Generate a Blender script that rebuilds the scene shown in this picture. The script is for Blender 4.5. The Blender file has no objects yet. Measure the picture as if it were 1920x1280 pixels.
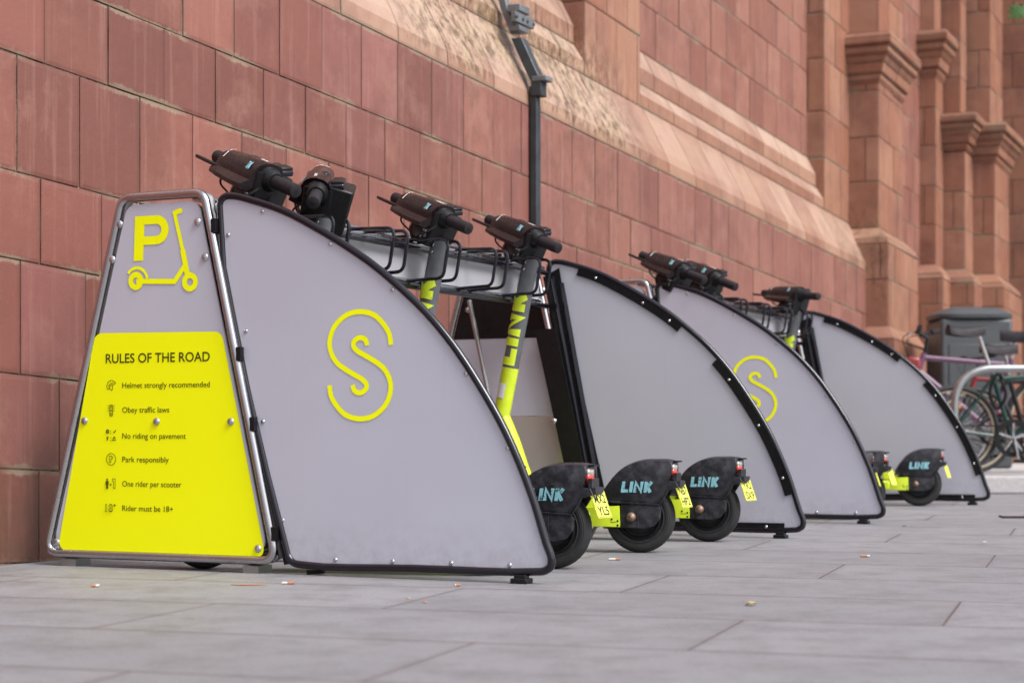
import bpy, bmesh, math, random
from mathutils import Vector, Matrix
random.seed(7)
R = math.radians
sc = bpy.context.scene
C = sc.collection

# ---------------------------------------------------------------- camera, sky, sun, exposure
cam_d = bpy.data.cameras.new("camera"); cam = bpy.data.objects.new("camera", cam_d); C.objects.link(cam)
cam.location = (0, 0, 0.46); cam.rotation_euler = (R(90), 0, 0)
cam_d.sensor_width = 36; cam_d.lens = 3450/1920*36
cam_d.shift_y = (808-640)/1920
cam_d.clip_end = 500; cam_d.clip_start = 0.05
cam_d.dof.use_dof = True; cam_d.dof.focus_distance = 6.5; cam_d.dof.aperture_fstop = 3.4
sc.camera = cam

SUN_EL, SUN_AZ = 50, 127          # elevation, direction to the sun (degrees clockwise from +Y)
w = bpy.data.worlds.new("World"); sc.world = w; w.use_nodes = True
nt = w.node_tree; nt.nodes.clear()
wo = nt.nodes.new("ShaderNodeOutputWorld"); bg = nt.nodes.new("ShaderNodeBackground")
sky = nt.nodes.new("ShaderNodeTexSky"); sky.sky_type = 'NISHITA'; sky.sun_disc = False
sky.sun_elevation = R(SUN_EL); sky.sun_rotation = R(SUN_AZ); sky.dust_density = 4; sky.ozone_density = 1
hsv = nt.nodes.new("ShaderNodeHueSaturation"); hsv.inputs['Saturation'].default_value = 0.42
nt.links.new(sky.outputs[0], hsv.inputs['Color']); nt.links.new(hsv.outputs[0], bg.inputs[0])
bg.inputs[1].default_value = 0.11; nt.links.new(bg.outputs[0], wo.inputs[0])
sun_d = bpy.data.lights.new("sun", 'SUN'); sun_d.energy = 1.85; sun_d.angle = R(28); sun_d.color = (.985, .985, 1)
sun = bpy.data.objects.new("sun", sun_d); C.objects.link(sun)
az = R(SUN_AZ); el = R(SUN_EL)
sun.rotation_euler = Vector((math.sin(az)*math.cos(el), math.cos(az)*math.cos(el), math.sin(el))).to_track_quat('Z', 'Y').to_euler()
sc.view_settings.view_transform = 'Standard'; sc.view_settings.look = 'None'
sc.view_settings.exposure = 1.02; sc.view_settings.gamma = 1
sc.render.engine = 'CYCLES'; sc.cycles.max_bounces = 8

# ---------------------------------------------------------------- node helpers
class NT:
    def __init__(s, name):
        s.m = bpy.data.materials.new(name); s.m.use_nodes = True; s.t = s.m.node_tree
        s.b = s.t.nodes['Principled BSDF']
    def n(s, kind, **kw):
        nd = s.t.nodes.new(kind)
        for k, v in kw.items(): setattr(nd, k, v)
        return nd
    def put(s, sock, v):
        if isinstance(v, bpy.types.NodeSocket): s.t.links.new(v, sock)
        elif v is not None: sock.default_value = v
    def ma(s, op, a, b=None, c=None):
        nd = s.n('ShaderNodeMath', operation=op); s.put(nd.inputs[0], a)
        if b is not None: s.put(nd.inputs[1], b)
        if c is not None: s.put(nd.inputs[2], c)
        return nd.outputs[0]
    def mix(s, f, a, b, mode='MIX'):
        nd = s.n('ShaderNodeMix', data_type='RGBA', blend_type=mode); s.put(nd.inputs[0], f)
        s.put(nd.inputs[6], (*a, 1) if isinstance(a, tuple) and len(a) == 3 else a)
        s.put(nd.inputs[7], (*b, 1) if isinstance(b, tuple) and len(b) == 3 else b)
        return nd.outputs[2]
    def ramp(s, v, lo, hi, a=0.0, b=1.0):
        nd = s.n('ShaderNodeMapRange'); nd.clamp = True
        s.put(nd.inputs[0], v)
        for i, x in enumerate((lo, hi, a, b)): s.put(nd.inputs[i+1], x)
        return nd.outputs[0]
    def noise(s, vec, scale, detail=4, rough=.6, out=0):
        nd = s.n('ShaderNodeTexNoise'); s.put(nd.inputs['Vector'], vec); nd.inputs['Scale'].default_value = scale
        nd.inputs['Detail'].default_value = detail; nd.inputs['Roughness'].default_value = rough
        return nd.outputs[out]
    def obj(s): return s.n('ShaderNodeTexCoord').outputs['Object']
    def mapv(s, vec, scale=(1, 1, 1), loc=(0, 0, 0)):
        nd = s.n('ShaderNodeMapping'); s.put(nd.inputs[0], vec); nd.inputs['Scale'].default_value = scale
        nd.inputs['Location'].default_value = loc
        return nd.outputs[0]
    def bump(s, h, strength, dist=.01):
        nd = s.n('ShaderNodeBump'); nd.inputs['Strength'].default_value = strength; nd.inputs['Distance'].default_value = dist
        s.put(nd.inputs['Height'], h); s.t.links.new(nd.outputs[0], s.b.inputs['Normal'])
    def base(s, v): s.put(s.b.inputs['Base Color'], (*v, 1) if isinstance(v, tuple) and len(v) == 3 else v)
    def rough(s, v): s.put(s.b.inputs['Roughness'], v)

def simple(name, col, rough=.5, metal=0, vary=.12, nscale=12, bump=0, coat=0, rvary=.12):
    n = NT(name); v = n.noise(n.obj(), nscale, 5)
    if max(col) < .06 and not metal: n.b.inputs['Specular IOR Level'].default_value = .28
    f = n.ramp(v, .3, .7)
    n.base(n.mix(f, tuple(c*(1-vary) for c in col), tuple(min(1, c*(1+vary)) for c in col)))
    n.rough(n.ramp(n.noise(n.obj(), nscale*2.3, 4), .3, .7, max(0, rough-rvary), min(1, rough+rvary)))
    n.b.inputs['Metallic'].default_value = metal
    if coat: n.b.inputs['Coat Weight'].default_value = coat; n.b.inputs['Coat Roughness'].default_value = .12
    if bump: n.bump(n.noise(n.obj(), nscale*8, 3), bump, .002)
    return n.m

M = {}
M['chrome'] = simple('polished_steel', (.46, .46, .48), .24, 1, .05, 9, rvary=.07)
M['galv'] = simple('dull_steel', (.38, .39, .39), .38, 1, .1, 9)
M['black_gloss'] = simple('black_lacquer', (.006, .005, .010), .2, 0, .3, 10, coat=.5, rvary=.06)
M['black_plate'] = simple('black_powder_coat', (.007, .007, .009), .38, 0, .3, 30, bump=.1)
M['plastic'] = simple('black_plastic', (.008, .008, .009), .38, 0, .3, 40, bump=.15)
M['grip'] = simple('grip_rubber', (.016, .013, .016), .6, 0, .2, 60, bump=.2)
M['aubergine'] = simple('brown_plastic', (.0060, .0020, .0032), .26, 0, .12, 20, coat=.25)
M['stem_grey'] = simple('grey_paint', (.085, .09, .098), .4, 0, .15, 25)
M['lime'] = simple('lime_paint', (.50, .62, .022), .36, 0, .08, 16)
M['white'] = simple('white_print', (.8, .8, .8), .5, 0, .03)
M['sticker'] = simple('label_paper', (.55, .56, .55), .5, 0, .2, 180)
M['ink'] = simple('dark_ink', (.05, .055, .006), .5, 0, .1)
M['plate_yellow'] = simple('plate_yellow', (.80, .82, .10), .35, 0, .1, 60)
M['plate_ink'] = simple('plate_ink', (.02, .02, .02), .4, 0, .1)
M['bolt'] = simple('bolt_steel', (.55, .55, .57), .22, 1, .1)
M['lens'] = simple('lamp_lens', (.35, .33, .3), .1, 0, .4, 50, coat=1)
M['red_lens'] = simple('red_lens', (.50, .03, .02), .2, 0, .35, 90, coat=1)
M['rusty'] = simple('worn_steel', (.22, .15, .11), .45, .7, .6, 60, bump=.3)
M['bin'] = simple('bin_grey', (.055, .062, .068), .5, 0, .1, 6)
M['iron'] = simple('cast_iron', (.030, .038, .045), .45, .2, .35, 9, bump=.2)
M['iron_light'] = simple('painted_iron', (.13, .14, .15), .45, .2, .25, 14, bump=.2)
M['dark'] = simple('dark_paint', (.012, .012, .014), .5)
M['bike_green'] = simple('green_paint', (.006, .05, .04), .3, 0, .1, coat=.5)
M['bike_pink'] = simple('lilac_paint', (.14, .065, .125), .35, 0, .15, coat=.4)
M['bike_red'] = simple('red_paint', (.20, .02, .022), .35, 0, .15)
M['tan'] = simple('tan_tyre_wall', (.42, .36, .26), .7)
M['orange'] = simple('amber_plastic', (.7, .30, .03), .4)
M['kerb'] = simple('kerb_granite', (.40, .38, .38), .8, 0, .15, 30, bump=.4)
M['leaf'] = simple('leaf_green', (.035, .085, .012), .5, 0, .3, 10)
M['bark'] = simple('bark', (.08, .05, .03), .9)
M['paper'] = simple('paper_white', (.5, .47, .44), .8)
M['filter'] = simple('filter_cork', (.36, .15, .07), .8)
M['dry_leaf'] = simple('dry_leaf', (.40, .30, .12), .8, 0, .4, 200)
M['twig'] = simple('twig', (.04, .025, .025), .9)

def dusty(name, col, rough, nscale, amount, dustcol=(.16, .15, .15)):
    n = NT(name); o = n.obj()
    v = n.noise(o, nscale, 8, .75); sc2 = n.noise(n.mapv(o, (3, 1, 9)), nscale*3, 4, .8)
    f = n.ma('MULTIPLY', n.ramp(v, .46, .78), amount*.6)
    s3 = n.noise(n.mapv(o, (14, 14, 3), (2, 2, 2)), nscale*1.1, 5, .85); s4 = n.noise(n.mapv(o, (2, 2, 13), (5, 1, 2)), nscale*1.6, 5, .85)
    f = n.ma('ADD', f, n.ma('MULTIPLY', n.ma('MULTIPLY', n.ma('MAXIMUM', n.ramp(s3, .60, .66), n.ramp(s4, .61, .67)), n.ramp(v, .40, .6)), amount))
    f = n.ma('ADD', f, n.ma('MULTIPLY', n.ramp(sc2, .62, .70), amount*.7))
    n.base(n.mix(n.ma('MINIMUM', f, 1.0), col, dustcol)); n.rough(n.ramp(v, .3, .7, rough-.1, rough+.2))
    n.bump(n.noise(o, nscale*6, 3), .15, .002)
    return n.m
M['tyre'] = dusty('tyre_rubber', (.013, .013, .014), .6, 22, .5, (.085, .08, .075))
M['tyre_side'] = dusty('tyre_sidewall', (.020, .020, .021), .6, 22, .35, (.08, .075, .07))
M['fender'] = dusty('scuffed_plastic', (.009, .009, .013), .34, 20, .85, (.12, .115, .13))

def panel_mat(name, col):
    n = NT(name); o = n.obj()
    v = n.noise(o, 1.6, 3, .5); fine = n.noise(n.mapv(o, (1, 1, 1)), 60, 3, .7)
    z = n.n('ShaderNodeSeparateXYZ'); n.put(z.inputs[0], o); z = z.outputs[2]
    c = n.mix(n.ramp(v, .3, .7), tuple(c*.96 for c in col), tuple(c*1.04 for c in col))
    g = n.ma('MULTIPLY', n.ramp(z, .02, .20, 1, 0), n.ramp(n.noise(o, 24, 6, .75), .42, .70))
    c = n.mix(n.ma('MULTIPLY', g, .45), c, tuple(k*.45 for k in (col[0], col[1]*.96, col[2]*.85)))
    g2 = n.ramp(n.noise(n.mapv(o, (40, 40, 1.2)), 1, 4, .7), .62, .80)
    c = n.mix(n.ma('MULTIPLY', g2, .10), c, tuple(k*.5 for k in col))
    sc_ = n.ramp(n.noise(n.mapv(o, (5, 1, 90), (3, 1, 2)), 2, 2, .5), .74, .76)
    c = n.mix(n.ma('MULTIPLY', sc_, .18), c, tuple(k*.6 for k in col))
    n.base(c)
    n.rough(n.ramp(fine, .3, .7, .30, .40)); n.bump(n.noise(o, 1.7, 2), .10, .02)
    return n.m
M['panel'] = panel_mat('lilac_grey_panel', (.485, .485, .555))
M['panel_dull'] = panel_mat('grey_panel', (.29, .29, .31))
n = NT('brushed_metal'); o = n.obj()
n.base((.50, .50, .475)); n.b.inputs['Metallic'].default_value = .35
n.rough(n.ramp(n.noise(n.mapv(o, (60, 60, 1)), 4, 4), .3, .7, .10, .16)); M['brushed'] = n.m
def fluo(name, col):
    n = NT(name); n.base(col); n.rough(.5); n.b.inputs['Specular IOR Level'].default_value = .25
    return n.m
M['fluo'] = fluo('fluorescent_yellow', (.95, .985, .0))

n = NT('worn_cyan_print'); o = n.obj()
oi = n.n('ShaderNodeObjectInfo').outputs['Random']; va = n.n('ShaderNodeVectorMath', operation='ADD'); n.put(va.inputs[0], o); n.put(va.inputs[1], oi); sca = n.n('ShaderNodeVectorMath', operation='SCALE'); n.put(sca.inputs[0], va.outputs[0]); sca.inputs['Scale'].default_value = 1.0
f = n.ramp(n.noise(sca.outputs[0], 60, 6, .85), .535, .585)
n.base(n.mix(f, (.22, .48, .54), (.012, .012, .016))); n.rough(.5); M['cyan_worn'] = n.m
M['cyan'] = simple('cyan_print', (.24, .50, .56), .5, 0, .08)
n = NT('worn_lime_print'); f = n.ramp(n.noise(n.obj(), 55, 6, .8), .62, .66)
n.base(n.mix(f, (.52, .65, .02), (.05, .055, .04))); n.rough(.45); M['lime_print'] = n.m

def terracotta(name):
    n = NT(name); o = n.obj()
    ca = n.n('ShaderNodeVertexColor', layer_name='blk'); sp = n.n('ShaderNodeSeparateColor'); n.put(sp.inputs[0], ca.outputs[0])
    rnd, tone, rnd2 = sp.outputs[0], sp.outputs[1], sp.outputs[2]
    xyz = n.n('ShaderNodeSeparateXYZ'); n.put(xyz.inputs[0], o); S = xyz.outputs[1]; Z = xyz.outputs[2]
    z0 = n.ma('ADD', Z, n.ma('MULTIPLY', S, .0488))
    # per-block hue
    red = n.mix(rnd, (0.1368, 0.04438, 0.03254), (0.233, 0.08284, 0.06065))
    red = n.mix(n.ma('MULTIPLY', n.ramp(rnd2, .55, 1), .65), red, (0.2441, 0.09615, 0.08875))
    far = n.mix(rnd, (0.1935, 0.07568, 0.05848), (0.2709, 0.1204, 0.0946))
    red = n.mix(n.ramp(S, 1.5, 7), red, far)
    org = n.mix(rnd, (0.2441, 0.09985, 0.05769), (0.3254, 0.1664, 0.1035))
    crm = n.mix(rnd, (0.3311, 0.2107, 0.1505), (0.4042, 0.2795, 0.2107))
    col = n.mix(n.ramp(tone, 0, .5), red, org); col = n.mix(n.ramp(tone, .5, 1), col, crm)
    # broad stains, vertical streaks, speckle
    big = n.noise(o, 2.2, 5, .6)
    col = n.mix(n.ma('MULTIPLY', n.ramp(big, .45, .72), .60), col, (0.1183, 0.04068, 0.03106))
    col = n.mix(n.ma('MULTIPLY', n.ramp(n.noise(n.mapv(o, (1, 1, 1), (9, 4, 2)), 3.1, 6, .7), .52, .74), .35), col, (0.3698, 0.1997, 0.1553))
    st = n.noise(n.mapv(o, (26, 26, 1.1)), 1.0, 5, .65)
    col = n.mix(n.ma('MULTIPLY', n.ramp(st, .54, .76), .26), col, (0.429, 0.2515, 0.2071))
    st2 = n.noise(n.mapv(o, (19, 19, .9), (3, 5, 1)), 1.0, 6, .7)
    col = n.mix(n.ma('MULTIPLY', n.ma('MULTIPLY', n.ramp(st2, .52, .72), n.ramp(n.noise(o, 1.3, 3), .4, .6)), .5), col, (0.1257, 0.05177, 0.04068))
    sp2 = n.noise(o, 150, 3, .7)
    col = n.mix(n.ma('MULTIPLY', n.ramp(sp2, .66, .74), .45), col, (0.06656, 0.02958, 0.02219))
    sp3 = n.noise(n.mapv(o, (1, 1, .5), (7, 7, 7)), 90, 4, .8)
    col = n.mix(n.ma('MULTIPLY', n.ramp(sp3, .68, .78), .4), col, (0.4586, 0.3402, 0.2958))
    # narrow white run marks
    ru = n.noise(n.mapv(o, (34, 34, .35), (1, 2, 3)), 1.0, 2, .5)
    ru2 = n.noise(n.mapv(o, (2, 2, 2.5), (4, 2, 8)), 1.0, 3, .5)
    col = n.mix(n.ma('MULTIPLY', n.ramp(ru, .735, .77), n.ma('MULTIPLY', n.ramp(ru2, .52, .62), .8)), col, (0.5325, 0.4586, 0.429))
    # yellow-green lichen beside the pipe and in the corner at the far pier, dark algae runs
    def win(v, a, b, c, d): return n.ma('MULTIPLY', n.ramp(v, a, b), n.ramp(v, c, d, 1, 0))
    area = n.ma('MULTIPLY', win(S, 2.5, 3.2, 5.4, 6.2), n.ma('MAXIMUM', win(z0, 2.45, 2.5, 2.95, 3.3), n.ma('MULTIPLY', win(z0, 1.3, 2.4, 2.45, 2.5), .45)))
    area2 = n.ma('MULTIPLY', win(S, 10.2, 10.9, 11.5, 11.6), win(z0, 1.6, 2.5, 2.8, 3.3))
    upz = n.ramp(z0, 2.44, 2.50)
    area = n.ma('MULTIPLY', n.ma('MAXIMUM', area, n.ma('MULTIPLY', area2, .7)), .85)
    mn = n.noise(n.mapv(o, (3.2, 3.2, 1.3)), 1.6, 7, .75)
    area = n.ma('MULTIPLY', area, n.ramp(n.noise(n.mapv(o, (1, 1, .8), (3, 2, 6)), 1.3, 3, .5), .34, .50))
    lic = n.ma('MULTIPLY', area, n.ramp(n.ma('ADD', mn, n.ma('MULTIPLY', n.ma('SUBTRACT', area, .8), .12)), .47, .60))
    col = n.mix(n.ma('MULTIPLY', lic, .62), col, (0.2322, 0.1763, 0.0903))
    mn2 = n.noise(n.mapv(o, (7, 7, 4), (5, 1, 1)), 2.4, 8, .8)
    col = n.mix(n.ma('MULTIPLY', n.ma('MULTIPLY', area, n.ramp(mn2, .50, .56)), .9), col, (0.0645, 0.04472, 0.02064))
    col = n.mix(n.ma('MULTIPLY', n.ma('MULTIPLY', n.ma('MULTIPLY', area, n.ma('MULTIPLY', upz, n.ramp(S, 7, 9, 1, 0))), n.ramp(mn2, .50, .42)), .45), col, (0.4881, 0.4068, 0.281))
    # mottled darker brown towards the foot of the wall
    foot_dark = n.ma('MULTIPLY', n.ramp(Z, .0, .45, 1, 0), n.ramp(n.noise(o, 7, 5, .7), .35, .65))
    col = n.mix(n.ma('MULTIPLY', foot_dark, .6), col, (0.07396, 0.04068, 0.02589))
    # mortar smears along the block edges
    ua = n.n('ShaderNodeUVMap', uv_map='eA').outputs[0]; ub = n.n('ShaderNodeUVMap', uv_map='eB').outputs[0]
    sa = n.n('ShaderNodeSeparateXYZ'); n.put(sa.inputs[0], ua); sb = n.n('ShaderNodeSeparateXYZ'); n.put(sb.inputs[0], ub)
    dh = n.ma('MINIMUM', sa.outputs[1], sb.outputs[1]); dv = n.ma('MINIMUM', sa.outputs[0], sb.outputs[0])
    jn = n.ramp(n.noise(n.mapv(o, (1, 3, 1)), 2.7, 7, .8), .38, .72, 0, .030)
    smear = n.ramp(n.ma('SUBTRACT', dh, jn), -.004, .004, 1, 0)
    smear = n.ma('MULTIPLY', smear, n.ramp(n.noise(o, 2.0, 3), .46, .56))
    col = n.mix(n.ma('MULTIPLY', smear, .75), col, (0.2441, 0.1849, 0.1257))
    edge = n.ramp(n.ma('MINIMUM', dh, dv), 0, .016, 1, 0)
    col = n.mix(n.ma('MULTIPLY', edge, .24), col, (0.07396, 0.03328, 0.02219))
    low_dark = n.ma('MULTIPLY', n.ramp(Z, .1, .75, 1, 0), n.ramp(n.noise(o, 3.1, 5, .7), .36, .6))  # second, taller patchy darkening over the lowest courses
    col = n.mix(n.ma('MULTIPLY', low_dark, .6), col, (0.06287, 0.03698, 0.02071))
    pit = n.ramp(n.noise(n.mapv(o, (1, 1, 1), (2, 9, 1)), 38, 4, .8), .66, .72)
    col = n.mix(n.ma('MULTIPLY', pit, .5), col, (0.06656, 0.02589, 0.02071))
    n.base(col); n.rough(n.ramp(big, .3, .7, .40, .65))
    h = n.ma('ADD', n.ma('MULTIPLY', n.noise(o, 9, 5, .6), 1.0), n.ma('MULTIPLY', n.noise(o, 90, 3), .15))
    h = n.ma('SUBTRACT', h, n.ma('MULTIPLY', edge, .5))
    n.bump(h, .35, .012)
    return n.m
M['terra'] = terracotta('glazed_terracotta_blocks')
n = NT('mortar'); o = n.obj()
n.base(n.mix(n.ramp(n.noise(o, 5, 6, .8), .42, .60), (.055, .035, .022), (.34, .28, .20))); n.rough(.9); n.bump(n.noise(o, 120, 3), .5, .004); M['mortar'] = n.m
M['cornice'] = M['terra']

# pavement: large granite slabs in a one-third bond
n = NT('paving_slabs'); o = n.n('ShaderNodeNewGeometry').outputs['Position']
xyz = n.n('ShaderNodeSeparateXYZ'); n.put(xyz.inputs[0], o); X, Y = xyz.outputs[0], xyz.outputs[1]
a = n.ma('ADD', n.ma('MULTIPLY', X, .299), n.ma('MULTIPLY', Y, .9543))
b = n.ma('SUBTRACT', n.ma('MULTIPLY', X, .9543), n.ma('MULTIPLY', Y, .299))
wob = n.ma('MULTIPLY', n.ma('SUBTRACT', n.noise(o, 3.0, 4, .7), .5), .006)
a1 = n.ma('DIVIDE', n.ma('ADD', n.ma('SUBTRACT', a, 3.80), wob), .655); k = n.ma('FLOOR', a1); fa = n.ma('SUBTRACT', a1, k)
b1 = n.ma('DIVIDE', n.ma('SUBTRACT', n.ma('ADD', n.ma('ADD', b, .804), wob), n.ma('MULTIPLY', k, .473)), 1.42); kb = n.ma('FLOOR', b1); fb = n.ma('SUBTRACT', b1, kb)
da = n.ma('MULTIPLY', n.ma('MINIMUM', fa, n.ma('SUBTRACT', 1, fa)), .655)
db = n.ma('MULTIPLY', n.ma('MINIMUM', fb, n.ma('SUBTRACT', 1, fb)), 1.42)
d = n.ma('MINIMUM', n.ma('MULTIPLY', da, .8), n.ma('MULTIPLY', db, 1.0))
cmb = n.n('ShaderNodeCombineXYZ'); n.put(cmb.inputs[0], k); n.put(cmb.inputs[1], kb)
wn = n.n('ShaderNodeTexWhiteNoise', noise_dimensions='3D'); n.put(wn.inputs['Vector'], cmb.outputs[0])
col = n.mix(wn.outputs['Value'], (0.1818, 0.1775, 0.1914), (0.2289, 0.222, 0.2368))
col = n.mix(n.ma('MULTIPLY', n.ramp(n.noise(o, .9, 6, .65), .4, .7), .5), col, (0.2518, 0.2465, 0.2555))
col = n.mix(n.ma('MULTIPLY', n.ramp(n.noise(o, 4.5, 7, .8), .46, .64), .75), col, (0.1278, 0.1225, 0.1278))
col = n.mix(n.ma('MULTIPLY', n.ramp(n.noise(o, 170, 3, .8), .50, .62), .5), col, (0.07516, 0.0714, 0.07516))
col = n.mix(n.ma('MULTIPLY', n.ramp(n.noise(n.mapv(o, (1, 1, 1), (4, 4, 4)), 130, 3, .8), .56, .68), .45), col, (0.3908, 0.3758, 0.3758))
spots = n.n('ShaderNodeTexVoronoi'); n.put(spots.inputs['Vector'], o); spots.inputs['Scale'].default_value = 5.5
col = n.mix(n.ma('MULTIPLY', n.ramp(spots.outputs['Distance'], .05, .10, 1, 0), .30), col, (0.1128, 0.1015, 0.1053))
gt = n.noise(o, 55, 5, .85)
col = n.mix(n.ma('MULTIPLY', n.ramp(gt, .50, .66), .38), col, (0.1136, 0.1092, 0.118))
jj = n.ramp(d, .0022, .0048, 1, 0)
jcol = n.mix(n.noise(o, 2.0, 4), (0.03382, 0.02255, 0.02255), (0.1503, 0.1128, 0.1128))
soft = n.ramp(d, .004, .03, 1, 0)
col = n.mix(n.ma('MULTIPLY', soft, .22), col, (0.1203, 0.09775, 0.1015))
col = n.mix(n.ma('MULTIPLY', jj, .92), col, jcol)
n.base(col); n.rough(n.ramp(n.noise(o, 3, 5), .3, .7, .55, .75))
n.bump(n.ma('SUBTRACT', n.ma('MULTIPLY', n.noise(o, 160, 3), .25), jj), .5, .004)
M['paving'] = n.m

# ---------------------------------------------------------------- mesh helpers
class MB:
    def __init__(s): s.v = []; s.f = []
    def add(s, vs, fs):
        o = len(s.v); s.v += [Vector(x) for x in vs]; s.f += [[i+o for i in f] for f in fs]; return s
    def box(s, c, d, mat=None):
        vs = [Vector((c[0]+sx*d[0]/2, c[1]+sy*d[1]/2, c[2]+sz*d[2]/2)) for sz in (-1, 1) for sy in (-1, 1) for sx in (-1, 1)]
        if mat: vs = [mat @ v for v in vs]
        return s.add(vs, [(0, 2, 3, 1), (4, 5, 7, 6), (0, 1, 5, 4), (2, 6, 7, 3), (0, 4, 6, 2), (1, 3, 7, 5)])
    def tube(s, pts, r, seg=10, closed=False, flat=1.0, up=None):
        pts = [Vector(p) for p in pts]; n = len(pts); rs = r if isinstance(r, (list, tuple)) else [r]*n
        nrm = None; rings = []
        for i, p in enumerate(pts):
            if closed: t = pts[(i+1) % n] - pts[i-1]
            else: t = pts[min(i+1, n-1)] - pts[max(i-1, 0)]
            t.normalize()
            if nrm is None:
                g = Vector(up) if up else (Vector((0, 0, 1)) if abs(t.z) < .9 else Vector((1, 0, 0)))
                nrm = (g - t*g.dot(t)).normalized()
            else: nrm = (nrm - t*nrm.dot(t)).normalized()
            bn = t.cross(nrm)
            rings.append([p + nrm*math.cos(2*math.pi*j/seg)*rs[i]*flat + bn*math.sin(2*math.pi*j/seg)*rs[i] for j in range(seg)])
        vs = [v for ring in rings for v in ring]; fs = []
        m = n if closed else n-1
        for i in range(m):
            for j in range(seg):
                a, b = i*seg+j, i*seg+(j+1) % seg; c, d = ((i+1) % n)*seg+(j+1) % seg, ((i+1) % n)*seg+j
                fs.append((a, b, c, d))
        if not closed: fs += [tuple(range(seg))[::-1], tuple((n-1)*seg+j for j in range(seg))]
        return s.add(vs, fs)
    def cyl(s, a, b, r0, r1=None, seg=20): return s.tube([a, b], [r0, r0 if r1 is None else r1], seg)
    def lathe(s, prof, mat, seg=32):      # prof (radius, height) about local z of mat
        vs = []; fs = []; n = len(prof)
        for j in range(seg):
            c, q = math.cos(2*math.pi*j/seg), math.sin(2*math.pi*j/seg)
            for r, h in prof: vs.append(mat @ Vector((r*c, r*q, h)))
        for j in range(seg):
            for i in range(n-1): fs.append((j*n+i, ((j+1) % seg)*n+i, ((j+1) % seg)*n+i+1, j*n+i+1))
        return s.add(vs, fs)
    def prism(s, poly, y0, y1, fn=None, ease=0):      # poly in (x,z), extruded along y
        fn = fn or (lambda x, y, z: Vector((x, y, z))); n = len(poly)
        if ease:
            cx = sum(p[0] for p in poly)/n; cz = sum(p[1] for p in poly)/n
            def sh(p, k):
                dx, dz = p[0]-cx, p[1]-cz; L = math.hypot(dx, dz) or 1; return (p[0]-dx/L*k, p[1]-dz/L*k)
            e = ease*(1 if y1 > y0 else -1)
            st = [(y0, ease), (y0+e*.3, ease*.4), (y0+e, 0), (y1-e, 0), (y1-e*.3, ease*.4), (y1, ease)]
        else: st = [(y0, 0), (y1, 0)]; sh = lambda p, k: p
        vs = []
        for y, k in st: vs += [fn(*(lambda q: (q[0], y, q[1]))(sh(p, k))) for p in poly]
        fs = [tuple(range(n)), tuple((len(st)-1)*n+i for i in range(n))[::-1]]
        for t in range(len(st)-1):
            for i in range(n): fs.append((t*n+i, t*n+(i+1) % n, (t+1)*n+(i+1) % n, (t+1)*n+i))
        return s.add(vs, fs)
    def build(s, name, mat, parent=None, angle=35, bevel=0, sub=0):
        me = bpy.data.meshes.new(name); me.from_pydata([tuple(v) for v in s.v], [], s.f); me.validate()
        bm = bmesh.new(); bm.from_mesh(me); bmesh.ops.recalc_face_normals(bm, faces=bm.faces); bm.to_mesh(me); bm.free()
        me.materials.append(M[mat] if isinstance(mat, str) else mat)
        if angle is not None:
            me.shade_smooth()
            me.set_sharp_from_angle(angle=R(angle))
        ob = bpy.data.objects.new(name, me); C.objects.link(ob)
        if parent: ob.parent = parent
        if bevel:
            m = ob.modifiers.new('bevel', 'BEVEL'); m.width = bevel; m.segments = 2; m.limit_method = 'ANGLE'; m.angle_limit = R(40)
            m.harden_normals = False
        return ob

def empty(name, loc, rz=0, label=None, cat=None, group=None):
    o = bpy.data.objects.new(name, None); C.objects.link(o); o.location = loc; o.rotation_euler = (0, 0, rz)
    o.empty_display_size = .1
    return tag(o, label, cat, group)
def tag(o, label=None, cat=None, group=None, kind=None):
    if label: o['label'] = label
    if cat: o['category'] = cat
    if group: o['group'] = group
    if kind: o['kind'] = kind
    return o

def fillet(pts, rad, seg=6, closed=False):
    pts = [Vector(p) for p in pts]; out = []; n = len(pts)
    for i, p in enumerate(pts):
        r = rad[i] if isinstance(rad, (list, tuple)) else rad
        if (not closed and i in (0, n-1)) or r == 0: out.append(p); continue
        a = (pts[i-1]-p); b = (pts[(i+1) % n]-p); ang = a.angle(b)
        L = min(r/math.tan(ang/2), a.length*.48, b.length*.48); a.normalize(); b.normalize()
        p0, p2 = p+a*L, p+b*L
        for k in range(seg+1):
            t = k/seg; q = p0*(1-t)**2 + p*2*t*(1-t)*.0 + p2*t*t + p*(2*t*(1-t))
            out.append(q)
    return out
def spline(pts, per=6, closed=False):
    P = [Vector(p) for p in pts]; n = len(P); out = []
    for i in range(n if closed else n-1):
        a, b, c, d = (P[(i-1) % n] if closed or i > 0 else P[0]), P[i], P[(i+1) % n], (P[(i+2) % n] if closed or i+2 < n else P[-1])
        for k in range(per):
            t = k/per
            out.append(.5*((2*b)+(c-a)*t+(2*a-5*b+4*c-d)*t*t+(3*b-a-3*c+d)*t**3))
    if not closed: out.append(P[-1])
    return out
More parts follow.
